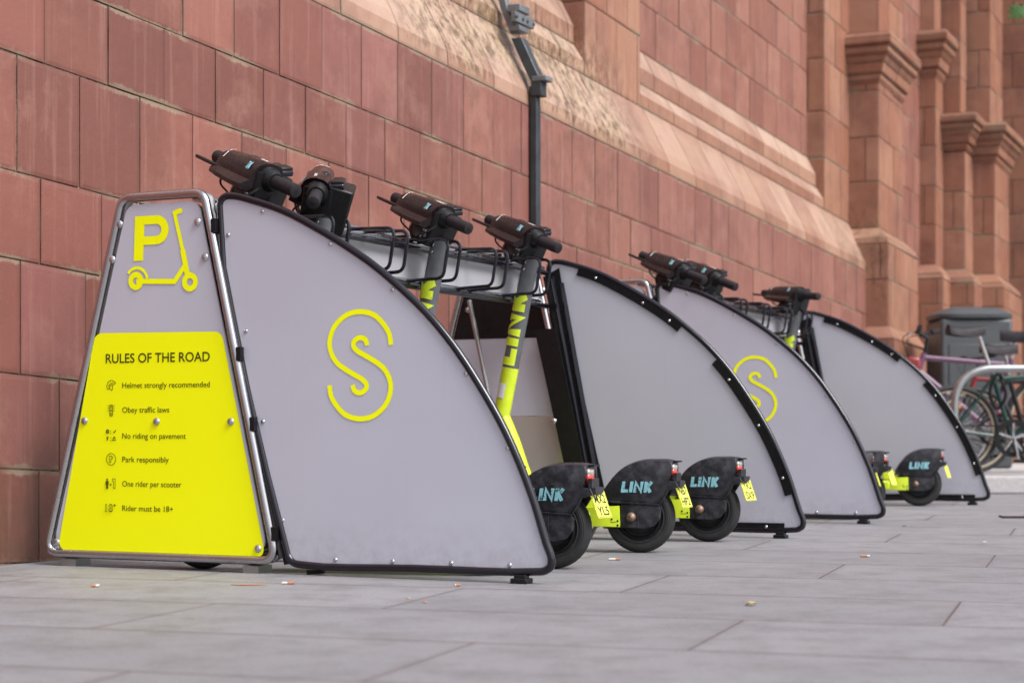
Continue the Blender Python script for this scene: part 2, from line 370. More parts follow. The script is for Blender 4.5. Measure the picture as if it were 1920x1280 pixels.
def ribbon(mb, pts, wd, y, fn=None, closed=False):   # flat stroke in (x,z)
    pts = [Vector((p[0], p[1])) for p in pts]; n = len(pts); vs = []; fs = []
    for i, p in enumerate(pts):
        if closed: d0, d1 = (p-pts[i-1]), (pts[(i+1) % n]-p)
        else: d0 = (p-pts[i-1]) if i else (pts[1]-p); d1 = (pts[i+1]-p) if i < n-1 else d0
        d0 = d0.normalized(); d1 = d1.normalized(); t = (d0+d1).normalized(); nn = Vector((-t.y, t.x))
        k = 1/max(.62, nn.dot(Vector((-d1.y, d1.x))))
        for sg in (1, -1):
            q = p+nn*sg*wd/2*k; vs.append(Vector((q.x, y, q.y)) if fn is None else fn(q.x, y, q.y))
    m = n if closed else n-1
    for i in range(m): j = (i+1) % n; fs.append((2*i, 2*i+1, 2*j+1, 2*j))
    mb.add(vs, fs)
def ring(cx, cz, r, seg=28, a0=0, a1=360): return [(cx+r*math.cos(R(a0+(a1-a0)*i/seg)), cz+r*math.sin(R(a0+(a1-a0)*i/seg))) for i in range(seg+(a1-a0 != 360))]
def poly(mb, pts, y, fn=None): mb.add([Vector((p[0], y, p[1])) if fn is None else fn(p[0], y, p[1]) for p in pts], [tuple(range(len(pts)))])

_tc = {}
def text_geo(txt, off=0.0):
    key = (txt, off)
    if key in _tc: return _tc[key]
    cu = bpy.data.curves.new('t', 'FONT'); cu.body = txt; cu.size = 1; cu.offset = off; cu.resolution_u = 4
    ob = bpy.data.objects.new('t', cu); C.objects.link(ob); bpy.context.view_layer.update()
    me = bpy.data.meshes.new_from_object(ob.evaluated_get(bpy.context.evaluated_depsgraph_get()))
    vs = [(v.co.x, v.co.y) for v in me.vertices]; fs = [tuple(p.vertices) for p in me.polygons]
    bpy.data.objects.remove(ob); bpy.data.curves.remove(cu); bpy.data.meshes.remove(me)
    _tc[key] = (vs, fs); return vs, fs
def text(mb, txt, x0, x1, zb, h, fn, off=0.0, cap=.729):   # baseline zb, cap height h, stretched to x0..x1
    vs, fs = text_geo(txt, off); a = min(v[0] for v in vs); b = max(v[0] for v in vs)
    mb.add([fn(x0+(v[0]-a)/(b-a)*(x1-x0), zb+v[1]*h/cap) for v in vs], fs)

# heavy blocky lettering of the scooter marks: strokes in a 2.75 x 1 field
LT = [[(.14, 1.0), (.14, .13), (.62, .13)], [(.86, 1), (.86, 0)], [(1.22, 0), (1.22, .92), (1.76, .08), (1.76, 1)],
      [(2.14, 1), (2.14, 0)], [(2.60, .98), (2.28, .5), (2.60, .02)]]
def link_mark(fn, cuts=0):
    mb = MB()
    for i, st in enumerate(LT): ribbon(mb, st, .29, i*.0004, fn)
    return mb

def dome(mb, x, y, z, r, ax=(0, -1, 0), h=.6):
    q = Vector(ax).to_track_quat('Z', 'Y').to_matrix().to_4x4(); q.translation = Vector((x, y, z))
    mb.lathe([(r*1.05, 0), (r*1.05, r*.15), (r*.92, r*h*.55), (r*.6, r*h*.9), (.0001, r*h*1.05)], q, 14)

# ---------------------------------------------------------------- the row frame
ROWA = math.atan2(-.4335, .9011)
O = Vector((-.753, 5.93, 0)); U = Vector((.4335, .9011, 0)); N_ = Vector((.9011, -.4335, 0))
def row(r, s, z=0): return O + N_*r + U*s + Vector((0, 0, z))

# ---------------------------------------------------------------- ground
g = MB(); g.add([(-80, -40, 0), (80, -40, 0), (80, 120, 0), (-80, 120, 0)], [(0, 1, 2, 3)])
tag(g.build('pavement', 'paving', None, None), kind='structure')

# ---------------------------------------------------------------- terracotta building
K = .0488
bld = empty('brick_building', row(0, 0), ROWA, 'red terracotta block building with stepped plinth, buttresses and piers behind the racks', 'building')
class BW:      # block work
    def __init__(s): s.v = []; s.f = []; s.col = []; s.ea = []; s.eb = []; s.mv = []; s.mf = []
    soft = (0, 0)
    def quad(s, p00, p10, p11, p01, tone, back):
        w = (p10-p00).length; h = (p01-p00).length; g = .003
        if w < .02 or h < .01: return
        ux = (p10-p00)/w; uz = (p01-p00)/h
        nrm = ux.cross(uz).normalized()
        bow = random.uniform(-.0022, .0022)*(0 if s.soft != (0, 0) else 1)
        lo, hi = (-.0005 if s.soft[0] else g), (-.0005 if s.soft[1] else g)
        a, b, c, d = p00+ux*g+uz*lo, p10-ux*g+uz*lo, p11-ux*g-uz*hi, p01+ux*g-uz*hi
        o = len(s.v); lift = nrm*bow; t = random.uniform(-.0012, .0012)*nrm
        back = nrm*(-.012)
        s.v += [a+lift, b+lift+t, c+lift+t, d+lift] + [x+back for x in (a, b, c, d)]
        col = (random.random(), tone, random.random(), 1)
        s.f.append((o, o+1, o+2, o+3)); s.col += [col]*4
        sl, sh_ = (.1 if s.soft[0] else 0), (.1 if s.soft[1] else 0)
        s.ea += [(0, sl), (w, sl), (w, h+sl), (0, h+sl)]; s.eb += [(w, h+sh_), (0, h+sh_), (0, sh_), (w, sh_)]
        for i in range(4):
            j = (i+1) % 4; s.f.append((o+i, o+4+i, o+4+j, o+j)); s.col += [col]*4; s.ea += [(0, 0)]*4; s.eb += [(0, 0)]*4
        o = len(s.mv); s.mv += [x - nrm*.0062 for x in (p00, p10, p11, p01)]; s.mf.append((o, o+1, o+2, o+3))
    def patch(s, pf, u0, u1, rows, bw=.345, phase=0.0, stagger=True):
        """pf(u, v) -> point; rows: list of (v0, v1, tone)"""
        for i, (v0, v1, tone) in enumerate(rows):
            ph = phase + (bw/2 if (stagger and i % 2) else 0)
            k = math.floor((u0-ph)/bw); us = [u0]
            while True:
                k += 1; x = ph+k*bw + random.uniform(-.008, .008)
                if x >= u1-.04: break
                if x > u0+.04: us.append(x)
            us.append(u1)
            for a, b in zip(us, us[1:]):
                s.quad(pf(a, v0), pf(b, v0), pf(b, v1), pf(a, v1), tone+random.uniform(-.04, .04), 0)
    def build(s, name, parent, label=None):
        me = bpy.data.meshes.new(name); me.from_pydata([tuple(v) for v in s.v], [], s.f)
        ca = me.color_attributes.new('blk', 'FLOAT_COLOR', 'CORNER'); ua = me.uv_layers.new(name='eA'); ub = me.uv_layers.new(name='eB')
        for i in range(len(me.loops)):
            ca.data[i].color = s.col[i]; ua.data[i].uv = s.ea[i]; ub.data[i].uv = s.eb[i]
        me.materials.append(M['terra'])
        ob = bpy.data.objects.new(name, me); C.objects.link(ob); ob.parent = parent
        mo = bpy.data.meshes.new('mortar_bed'); mo.from_pydata([tuple(v) for v in s.mv], [], s.mf); mo.materials.append(M['mortar'])
        m2 = bpy.data.objects.new('mortar_bed', mo); C.objects.link(m2); m2.parent = ob
        if label: ob['label'] = label
        return ob
WR = -1.06
def wp(q, s, z0): return Vector((WR-q, s, z0-K*s))
bw = BW()
lower = [(-.62, -.3, 0), (-.3, .003, 0), (.003, .328, 0), (.328, .657, 0), (.657, 1.053, 0), (1.053, 1.357, 0), (1.357, 1.764, 0), (1.764, 2.06, 0), (2.06, 2.45, 0)]
phs = [.1, 0, .1, .2, .0, .1, -.02, .135, .265]
for (v0, v1, t), ph in zip(lower, phs): bw.patch(lambda u, v: wp(0, u, v), -3, 11.4, [(v0, v1, t)], .345, ph)
# weathering courses: (q0, z0) -> (q1, z0)
def seg(q0, za, q1, zb, tone, ph, s0=-3, s1=11.4, b=.345):
    bw.patch(lambda u, v: wp(q0+(q1-q0)*v, u, za+(zb-za)*v), s0, s1, [(0, 1, tone)], b, ph)
def course(segs, ph, b, s0=-3, s1=11.4, sd=3):
    for i, (q0, za, q1, zb, tone) in enumerate(segs):
        random.seed(sd); bw.soft = (i > 0, i < len(segs)-1); seg(q0, za, q1, zb, tone, ph, s0, s1, b)
    bw.soft = (0, 0); random.seed(sd+50)
course([(.0, 2.45, .004, 2.53, .70), (.004, 2.53, .035, 2.60, .84), (.035, 2.60, .165, 2.85, .92), (.165, 2.85, .19, 2.905, .86)], .08, .52)
for s0, s1 in ((-3, 5.36), (6.28, 10.6), (11.45, 11.7)):
    course([(.19, 2.905, .19, 2.99, .62), (.19, 2.99, .26, 3.10, 1.0)], .2, .48, s0, s1, 9)
    course([(.26, 3.10, .26, 3.21, .62), (.26, 3.21, .34, 3.37, 1.0)], .0, .48, s0, s1, 21)
    zz = 3.37; i = 0
    while zz < 8:
        h = (.34, .40)[i % 2]; bw.patch(lambda u, v: wp(.34, u, v), s0, s1, [(zz, zz+h, .12)], .345, .11*(i % 2)+.05); zz += h; i += 1
bw.build('wall', bld)

def face_s(bwx, s, ra, rb, rows, ph=0, b=.345):   # a face at constant s looking towards -s
    bwx.patch(lambda u, v: Vector((u, s, v)), ra, rb, rows, b, ph)
def face_r(bwx, r, sa, sb, rows, ph=0, b=.345):   # a face at constant r looking towards +r
    bwx.patch(lambda u, v: Vector((r, u, v-K*(u-sa))), sa, sb, rows, b, ph)
def face_far(bwx, s, ra, rb, rows):
    bwx.patch(lambda u, v: Vector((ra+rb-u, s, v)), ra, rb, rows)
def courses(z0, z1, tone, hs=(.34, .40)):
    out = []; z = z0; i = 0
    while z < z1-.02:
        h = min(hs[i % len(hs)], z1-z); out.append((z, z+h, tone)); z += h; i += 1
    return out
def block_box(bwx, s0, s1, r0, r1, z0, z1, tone, hs=(.34, .40), ph=0):
    rr = courses(z0, z1, tone, hs)
    face_s(bwx, s0, r0, r1, rr, ph + r1 - .345*2); face_r(bwx, r1, s0, s1, rr, s0-.02+ph); face_far(bwx, s1, r0, r1, rr)
for s0, s1 in ((5.36, 6.28), (10.6, 11.45)):
    bt = BW(); block_box(bt, s0, s1, WR-.5, WR-.188, 2.905-K*s0, 7.5, .48, (.46, .40), .2); bt.build('buttress', bld)

def moulding(s0, s1, r1, z_bot, z_top, steps, parent, bwx_tone=.5):
    """stack of projecting mouldings round the near, front and far sides"""
    b = BW()
    n = len(steps); zz = z_bot
    for i in range(n):
        f0, p0 = steps[i]; f1 = steps[i+1][0] if i+1 < n else 1.0; p1 = steps[i+1][1] if i+1 < n else steps[i][1]
        za = z_bot+(z_top-z_bot)*f0; zb = z_bot+(z_top-z_bot)*f1
        def ring_pts(p, z): return [Vector((WR-.5, s0-p, z)), Vector((r1+p, s0-p, z)), Vector((r1+p, s1+p, z-K*(s1-s0))), Vector((WR-.5, s1+p, z-K*(s1-s0)))]
        A, B = ring_pts(p0, za), ring_pts(p1, zb)
        for j in range(3):
            L = (A[j+1]-A[j]).length; m = max(1, round(L/.5)) if j == 1 else 1
            for k in range(m):
                t0, t1 = k/m, (k+1)/m
                b.quad(A[j].lerp(A[j+1], t0), A[j].lerp(A[j+1], t1), B[j].lerp(B[j+1], t1), B[j].lerp(B[j+1], t0), bwx_tone, 0)
    p = steps[-1][1]; T = ring_pts(p, z_top); b.quad(T[0], T[1], T[2], T[3], bwx_tone, 0)
    p = steps[0][1]; T = ring_pts(p, z_bot); b.quad(T[3], T[2], T[1], T[0], bwx_tone, 0)
    return b.build('cornice' if len(steps) > 4 else 'moulding', parent)
CORN = [(0, 0), (.08, .02), (.20, .025), (.22, .045), (.42, .06), (.55, .095), (.60, .115), (.74, .115), (.77, .145), (.90, .15), (1, .13)]
def pier(s0, s1, r1, plinth_p, zpl, zc0, zc1, ztop=7.5, up=.05, lowstep=None):
    e = BW()
    block_box(e, s0, s1, WR-.5, r1, zpl, zc0+.01, .42, (.42, .40), .05)
    ob = e.build('pier', bld)
    e2 = BW(); block_box(e2, s0+up, s1-up, WR-.5, r1-up, zc1-.01, ztop, .42, (.42, .40), .05); e2.build('shaft', ob)
    moulding(s0, s1, r1, zc0, zc1, CORN, ob, .45)
    p = BW(); a = plinth_p
    moulding(s0, s1, r1, zpl-.16, zpl, [(0, a), (.35, a*.85), (.999, 0)], ob, .6)
    zlow = lowstep or 0
    block_box(p, s0-a, s1+a, WR-.5, r1+a, zlow-.02 if lowstep else -.3, zpl-.16, .45, (.44, .38), .1)
    if lowstep:
        q = a+.07
        moulding(s0, s1, r1, zlow-.12, zlow, [(0, q), (.999, a)], ob, .6)
        p.build('plinth', ob); p = BW()
        block_box(p, s0-q, s1+q, WR-.5, r1+q, -.3, zlow-.12, .40, (.44, .38), .1)
    p.build('plinth', ob)
    return ob
pier(11.40, 12.30, WR+.085, .12, 2.30, 3.60, 4.04, up=.0, lowstep=1.40)
# wall between the piers
b2 = BW(); face_r(b2, WR-.2, 12.3, 17.0, courses(-.3, 7.5, .10), .0); b2.build('wall', bld)
pier(14.2, 14.55, WR-.03, .10, 2.2, 4.15, 4.62, up=.02)
pier(14.55, 14.95, WR+.20, .12, 2.17, 3.42, 3.80, up=.06)
pier(14.95, 15.75, WR+.43, .12, 2.14, 3.32, 3.74, up=.06)
b3 = BW(); face_s(b3, 17.0, WR-.2, 5.0, courses(-.3, 7.5, .40), .1, .62); b3.build('wall', bld)
door = MB(); door.box((2.15, 16.96, .95), (1.9, .06, 1.95)); door.build('door', 'dark', bld)

# downpipe
pm = MB(); PS = 4.17
def pp(q, z0): return Vector((WR-q, PS, z0-K*PS))
def ppipe(mb, pts, wd, dp):
    vs = []; fs = []
    for q, z in pts:
        c = pp(q, z)
        vs += [c+Vector((dx, dy, 0)) for dx, dy in ((0, -wd/2), (dp, -wd/2), (dp, wd/2), (0, wd/2))]
    for i in range(len(pts)-1):
        for j in range(4): fs.append((4*i+j, 4*i+(j+1) % 4, 4*(i+1)+(j+1) % 4, 4*(i+1)+j))
    fs += [(0, 1, 2, 3), tuple(4*(len(pts)-1)+j for j in range(4))]
    mb.add(vs, fs)
ppipe(pm, [(-.012, -.3), (-.012, 2.44), (-.006, 2.56)], .056, .042)
pipe = pm.build('drainpipe', 'iron', bld, 30, .006)
a_ = MB(); ppipe(a_, [(-.02, 2.50), (-.02, 2.58), (.02, 2.66), (.10, 2.83)], .076, .065); a_.build('pipe_shoe', 'iron', pipe, 30, .006)
a_ = MB(); ppipe(a_, [(-.03, 2.58), (-.028, 2.61)], .088, .088); a_.build('pipe_collar', 'iron_light', pipe, 30, .005)
a_ = MB(); ppipe(a_, [(.11, 2.86), (.17, 3.0), (.22, 3.2), (.30, 3.4), (.30, 6)], .054, .045); a_.build('pipe_section', 'iron_light', pipe, 30, .006)
a_ = MB(); c_ = pp(.12, 2.93); a_.box((c_.x+.075, c_.y, c_.z), (.03, .24, .055)); a_.box((c_.x+.05, c_.y, c_.z+.06), (.08, .13, .04)); a_.box((c_.x+.05, c_.y, c_.z-.05), (.07, .12, .03))
a_.build('pipe_bracket', 'iron_light', pipe, 30, .004)
a_ = MB()
for dy in (-.11, -.03, .03, .11): dome(a_, c_.x+.09, c_.y+dy, c_.z, .012, (1, 0, 0))
a_.build('bolt', 'iron', pipe)

# ---------------------------------------------------------------- scooter rack
SHOUT = [(-.246, 1.2), (-.238, 1.224), (-.214, 1.240), (-.176, 1.240), (-.106, 1.222), (.016, 1.181), (.157, 1.111), (.275, 1.043), (.352, .993), (.448, .919), (.543, .836), (.636, .735), (.727, .611), (.818, .465), (.907, .272), (.955, .129), (.973, .080), (.969, .048), (.942, .029), (.907, .025), (.5, .022), (.085, .020), (.047, .026), (.022, .050), (.010, .085)]
def inset(pts, d, closed=True):
    P = [Vector(p) for p in pts]; n = len(P); ar = sum(P[i].x*P[(i+1) % n].y-P[(i+1) % n].x*P[i].y for i in range(n)); sg = 1 if ar > 0 else -1; out = []
    for i, p in enumerate(P):
        t = (P[(i+1) % n]-P[i-1]).normalized(); out.append(p+Vector((-t.y, t.x))*d*sg)
    return out
def cspline(pts, per):      # chordal closed curve, stays smooth where the point spacing changes
    P = [Vector(p) for p in pts]; n = len(P); out = []
    for i in range(n):
        a, b, c, d = P[i-1], P[i], P[(i+1) % n], P[(i+2) % n]
        t0 = 0; t1 = t0+(b-a).length**.75; t2 = t1+(c-b).length**.75; t3 = t2+(d-c).length**.75
        for k in range(per):
            t = t1+(t2-t1)*k/per
            A1 = a*((t1-t)/(t1-t0))+b*((t-t0)/(t1-t0)); A2 = b*((t2-t)/(t2-t1))+c*((t-t1)/(t2-t1)); A3 = c*((t3-t)/(t3-t2))+d*((t-t2)/(t3-t2))
            B1 = A1*((t2-t)/(t2-t0))+A2*((t-t0)/(t2-t0)); B2 = A2*((t3-t)/(t3-t1))+A3*((t-t1)/(t3-t1))
            out.append(B1*((t2-t)/(t2-t1))+B2*((t-t1)/(t2-t1)))
    return out
SH = cspline(SHOUT, 4)
def curve_band(mb, i0, i1, d0, d1, y0, y1):      # strip that follows the shield edge between spline indices
    a = inset(SH, d0); b = inset(SH, d1)
    pl = [tuple(a[i]) for i in range(i0, i1+1)] + [tuple(b[i]) for i in range(i1, i0-1, -1)]
    n = i1-i0+1; vs = []; fs = []
    for y in (y0, y1): vs += [(p[0], y, p[1]) for p in pl]
    m = 2*n
    for i in range(n-1):
        fs.append((i, i+1, m-2-i, m-1-i)); fs.append((m+i, m+m-1-i, m+m-2-i, m+i+1))
    for i in range(m): j = (i+1) % m; fs.append((i, m+i, m+j, j))
    mb.add(vs, fs)

def trap(y, d=0):   # centre line of the trapezoid tube frame
    c = [(-.945+d*1.25, .042+d), (-.622+d*.85, 1.245-d), (-.288-d*.85, 1.245-d), (-.008-d*1.25, .042+d)]
    return [Vector((p.x, y, p.y)) for p in fillet([(a, b) for a, b in c], [.045, .05, .05, .045], 6, True)]

def make_rack(s0, label, marks=True):
    rk = empty('scooter_rack', row(0, s0), ROWA, label, 'scooter rack', 'grey shielded scooter racks along the wall')
    # --- the sign at the near end
    sg = MB(); sg.tube(trap(0), .015, 12, True); fr = sg.build('sign_frame', 'chrome', rk)
    fl = MB(); t2 = trap(.033); fl.tube(t2, .012, 10, True); fl.build('back_tube', 'galv', fr)
    pn = MB(); pn.prism([(p.x, p.z) for p in trap(0, .026)], -.002, .004); sp = pn.build('sign_panel', 'panel', rk, 30)
    bk = MB(); bk.prism([(p.x, p.z) for p in trap(0, .03)], .006, .03); bk.build('backing_board', 'black_plate', fr, 30)
    if marks:
        y = -.0035
        P2 = lambda x, z: Vector((x, y-.0012, z))
        yp = MB(); c = fillet([(-.893, .053), (-.733, .792), (-.217, .786), (-.046, .051)], [.035, .04, .04, .035], 7, True); poly(yp, [(p.x, p.y) for p in c], y)
        ypo = yp.build('notice_board', 'fluo', sp, None)
        # P mark and scooter mark
        pk = MB()
        poly(pk, [(-.572, 1.030), (-.533, 1.030), (-.526, 1.179), (-.566, 1.179)], y)
        def q4(a, b, c, d): poly(pk, [(a, b), (c, b), (c, d), (a, d)], y-.0003)
        q4(-.532, 1.150, -.477, 1.179); q4(-.532, 1.082, -.477, 1.110)
        ribbon(pk, ring(-.477, 1.1305, .034, 16, -90, 90), .029, y-.0006)
        pk.build('parking_symbol', 'fluo', sp, None)
        sy = MB()
        ribbon(sy, [(-.385, 1.189), (-.402, 1.184)], .017, y); ribbon(sy, ring(-.382, 1.189, .0045, 12), .009, y-.0002, None, True)
        ribbon(sy, [(-.406, 1.190), (-.399, 1.160), (-.369, 1.05)], .014, y-.0004); ribbon(sy, [(-.372, 1.06), (-.351, .97)], .020, y-.0006)
        ribbon(sy, [(-.560, .962), (-.404, .956), (-.362, 1.008)], .017, y-.0008)
        ribbon(sy, ring(-.342, .952, .022, 28), .019, y-.001, None, True); ribbon(sy, ring(-.562, .963, .021, 28), .019, y-.001, None, True)
        ribbon(sy, ring(-.558, .964, .043, 16, 8, 145), .010, y-.0012)
        sy.build('scooter_symbol', 'fluo', sp, None)
        tx = MB(); yy = y-.0012
        text(tx, 'RULES OF THE ROAD', -.687, -.263, .690, .0325, P2, .010)
        for s_, x1, zb in (('Helmet strongly recommended', -.263, .605), ('Obey traffic laws', -.425, .5225), ('No riding on pavement', -.358, .435), ('Park responsibly', -.427, .3565), ('One rider per scooter', -.376, .2745), ('Rider must be 18+', -.410, .1925)):
            text(tx, s_, -.618, x1, zb, .0195, P2, .004)
        tx.build('lettering', 'ink', ypo, None)
        ic = MB(); lw = .0021; n_ = [0]
        def rb(pts, w_=lw, closed=False): n_[0] += 1; ribbon(ic, pts, w_, yy-.00006*n_[0], None, closed)
        cx, cz = -.664, .614     # helmet
        rb([(cx-.016, cz-.012), (cx-.019, cz-.002), (cx-.013, cz+.012), (cx, cz+.018), (cx+.012, cz+.014), (cx+.019, cz+.008)]); rb([(cx+.019, cz+.008), (cx+.004, cz+.001), (cx+.006, cz-.010), (cx+.002, cz-.017), (cx-.006, cz-.010), (cx-.016, cz-.012)])
        rb([(cx-.013, cz-.004), (cx-.004, cz+.006), (cx+.010, cz+.010)]); rb([(cx-.010, cz-.009), (cx-.004, cz-.001), (cx+.004, cz+.003)])
        cz = .530                # signal
        rb(fillet([(cx-.006, cz-.019), (cx-.006, cz+.019), (cx+.006, cz+.019), (cx+.006, cz-.019)], .005, 4, True), lw, True)
        for dz in (-.012, 0, .012): rb(ring(cx, cz+dz, .0032, 12), .0018, True)
        for dz in (-.003, .006, .014):
            for sx in (-1, 1): rb([(cx+sx*.008, cz+dz), (cx+sx*.015, cz+dz+.004)], .0016)
        cz = .446                # no riding
        rb(ring(cx-.015, cz+.013, .0055, 14), .0035, True); rb([(cx-.018, cz+.010), (cx-.012, cz+.016)], .0025)
        rb([(cx+.009, cz+.013), (cx+.013, cz+.009), (cx+.020, cz+.018)], .0028)
        for dz in (-.017, -.009, .007, .015): rb([(cx-.001, cz+dz-.002), (cx-.001, cz+dz+.002)], .0025)
        rb([(cx-.015, cz-.017), (cx-.015, cz-.004)], .0042); rb([(cx-.020, cz-.009), (cx-.010, cz-.006)], .002)
        rb([(cx+.004, cz-.016), (cx+.020, cz-.016)], .0028); rb([(cx+.009, cz-.013), (cx+.013, cz-.005), (cx+.018, cz-.012)], .0028); rb([(cx+.008, cz-.009), (cx+.018, cz-.007)], .002)
        cz = .3655; rb(ring(cx, cz, .0195, 30), lw, True)     # circled P
        rb([(cx-.007, cz-.011), (cx-.007, cz+.011), (cx+.003, cz+.011), (cx+.008, cz+.006), (cx+.003, cz), (cx-.001, cz), (cx-.001, cz-.011), (cx-.007, cz-.011)], .0018)
        rb([(cx-.002, cz+.006), (cx+.003, cz+.006), (cx+.003, cz+.004)], .0014)
        cz = .2835               # person x 1
        rb(ring(cx-.016, cz+.014, .0016, 10), .0030, True); rb([(cx-.016, cz+.010), (cx-.016, cz-.018)], .0075); rb([(cx-.0215, cz+.008), (cx-.0215, cz-.004)], .0022); rb([(cx-.0105, cz+.008), (cx-.0105, cz-.004)], .0022)
        rb([(cx-.005, cz-.008), (cx+.002, cz)], .0018); rb([(cx-.005, cz), (cx+.002, cz-.008)], .0018)
        rb([(cx+.006, cz+.016), (cx+.018, cz+.016), (cx+.018, cz-.016), (cx+.011, cz-.016), (cx+.011, cz+.009), (cx+.006, cz+.009), (cx+.006, cz+.016)], .0018)
        cz = .2015               # 18+
        text(ic, '18', cx-.0225, cx+.008, cz-.013, .027, lambda a, b: Vector((a, yy-.0030, b)), .012)
        rb([(cx+.011, cz+.009), (cx+.021, cz+.009)], .0026); rb([(cx+.016, cz+.004), (cx+.016, cz+.014)], .0026)
        ic.build('pictograms', 'ink', ypo, None)
        cut = MB(); text(cut, '18', cx-.0205, cx+.006, cz-.0105, .022, lambda a, b: Vector((a, yy-.0038, b)), -.020)
        cut.build('pictogram_filling', 'fluo', ypo, None)
    bl = MB()
    for x, z in [(-.629, 1.156), (-.312, 1.149), (-.66, 1.038), (-.282, 1.032), (-.777, .495), (-.477, .492), (-.181, .491), (-.896, .079), (-.075, .08)]:
        b_ = MB(); dome(b_, x, -.0045, z, .0125); b_.build('bolt', 'bolt', sp)
    ft = MB(); ft.box((-.84, .03, .012), (.06, .08, .024)); ft.build('foot', 'galv', fr); ft = MB(); ft.box((-.10, .03, .012), (.06, .08, .024)); ft.build('foot', 'galv', fr)
    # --- black hinge channel between sign and side shield
    ch = MB(); ch.tube([(-.252, .012, 1.15), (.004, .012, .05)], .011, 4, up=(0, 1, 0)); ch.tube([(-.250, .04, 1.17), (.012, .04, .03)], .014, 8)
    for t in (.05, .42, .62, .93): ch.box((-.262+.266*t+.006, -.006, 1.19-1.14*t), (.017, .02, .045))
    ch.build('hinge_channel', 'black_plate', rk, 30)
    # --- the two side shields
    for y, back in ((0.012, False), (2.61, True)):
        pn = MB(); pn.prism([tuple(p) for p in inset(SH, .010)], y-.002, y+.002); sd = pn.build('side_shield', 'panel' if not back else 'panel', rk, 30)
        sd['label'] = 'far side shield seen from inside with black fixing strips' if back else ('side shield printed with a yellow looped S line emblem')
        tb = MB(); tb.tube([Vector((p.x, y, p.y)) for p in inset(SH, .012)], .0125, 12, True); tb.build('shield_frame', 'black_gloss', sd)
        f_ = MB(); f_.box((.862, y, .008), (.055, .05, .016)); f_.box((.862, y, .02), (.04, .03, .014)); f_.build('foot', 'plastic', sd, 30, .003)
        if not back:
            f_ = MB(); f_.prism([(.15, .022), (.15, .046), (.86, .046), (.86, .022)], y-.012, y-.006)
            L1 = [(.411, .73), (.404, .766), (.381, .799), (.348, .826), (.3, .837), (.253, .829), (.216, .804), (.195, .774), (.187, .738), (.195, .705), (.216, .676), (.249, .654), (.283, .636), (.308, .623), (.323, .606), (.317, .589), (.298, .581), (.279, .588), (.272, .606)]
            lg = MB(); p1 = spline(L1, 5); ribbon(lg, [tuple(p) for p in p1], .0165, y-.0035)
            ribbon(lg, [(.598-p.x, 1.336-p.y) for p in p1], .0165, y-.0040)
            lg.build('emblem', 'fluo', sd, None)
            for x, z in [(-.2, 1.102), (-.131, .786), (-.065, .491), (.01, .173), (-.067, 1.172), (.189, 1.055), (.416, .902), (.674, .636), (.816, .408), (.921, .176), (.208, .052), (.416, .053), (.623, .054), (.823, .054)]:
                b_ = MB(); dome(b_, x, y-.003, z, .0068); b_.build('rivet', 'bolt', sd)
        else:
            def band(i0, i1, w0=.024, w1=.062):
                b_ = MB(); curve_band(b_, i0, i1, w0, w1, y-.010, y-.0045); return b_.build('fixing_strip', 'black_plate', sd, 30)
            band(17, 35, .012, .052); band(42, 58, .012, .052)
            b_ = MB(); b_.prism([(.04, .024), (.88, .028), (.88, .066), (.04, .062)], y-.010, y-.0045); b_.build('fixing_strip', 'black_plate', sd, 30)
            b_ = MB(); b_.prism([(-.222, 1.135), (-.185, 1.145), (.075, .07), (.03, .06)], y-.010, y-.0045); b_.build('fixing_strip', 'black_plate', sd, 30)
            a = inset(SH, .036)
            for x, z in [tuple(a[i]) for i in (20, 27, 33, 45, 51, 56)] + [(.15, .047), (.5, .047), (.8, .048), (-.19, 1.07), (-.115, .72), (-.03, .38)]:
                b_ = MB(); dome(b_, x, y-.011, z, .006); b_.build('rivet', 'bolt', sd)
    # --- far end frame
    e = MB(); e.tube(trap(2.56), .015, 12, True); ef = e.build('end_frame', 'chrome', rk)
    def tr(z): t = (z-.042)/(1.203); return (-.945+.323*t+.012, -.008-.28*t-.012)
    def slab(name, z0, z1, mat, yy=2.575, par=ef):
        a0, a1 = tr(z0); c0, c1 = tr(z1); q = MB(); q.prism([(a0, z0), (a1, z0), (c1, z1), (c0, z1)], yy, yy+.004); return q.build(name, mat, par, 30)
    slab('upper_plate', .885, 1.17, 'black_plate', 2.574); slab('end_panel', .53, .885, 'panel'); slab('metal_panel', .06, .528, 'brushed', 2.576)
    q = MB(); c = fillet([(-.272, .922), (-.168, .922), (.030, .045), (-.06, .045)], [.02, 0, 0, 0], 4, True); q.prism([(p.x, p.y) for p in c], 2.535, 2.54); cp = q.build('cover_plate', 'black_plate', ef, 30)
    for x, z in ((-.175, .505), (-.63, 1.02), (-.245, 1.02), (-.25, 1.10)):
        b_ = MB(); dome(b_, x, 2.533 if x > -.2 else 2.573, z, .013); b_.build('bolt', 'bolt', ef)
    q = MB(); q.tube([(-.165, 2.597, 1.13), (.05, 2.597, .03)], .012, 8); q.tube([(-.205, 2.585, 1.16), (.02, 2.585, .03)], .009, 8); q.build('end_post', 'black_gloss', ef)
    q = MB(); q.tube([(-.585, 2.50, 1.06), (-.455, 2.50, .50), (-.39, 2.5, .05)], .011, 10); q.build('brace', 'galv', ef)
    # --- rails and the panel between them
    for nm, x, z, r_, m_ in (('top_rail', -.335, 1.232, .014, 'chrome'), ('top_rail', -.250, 1.196, .015, 'chrome'), ('front_rail', -.228, 1.176, .011, 'black_gloss'), ('bottom_rail', -.250, 1.045, .014, 'chrome'), ('front_rail', -.225, 1.026, .012, 'black_gloss')):
        q = MB(); q.tube([(x, .02, z), (x, 2.57, z)], r_, 12); q.build(nm, m_, rk)
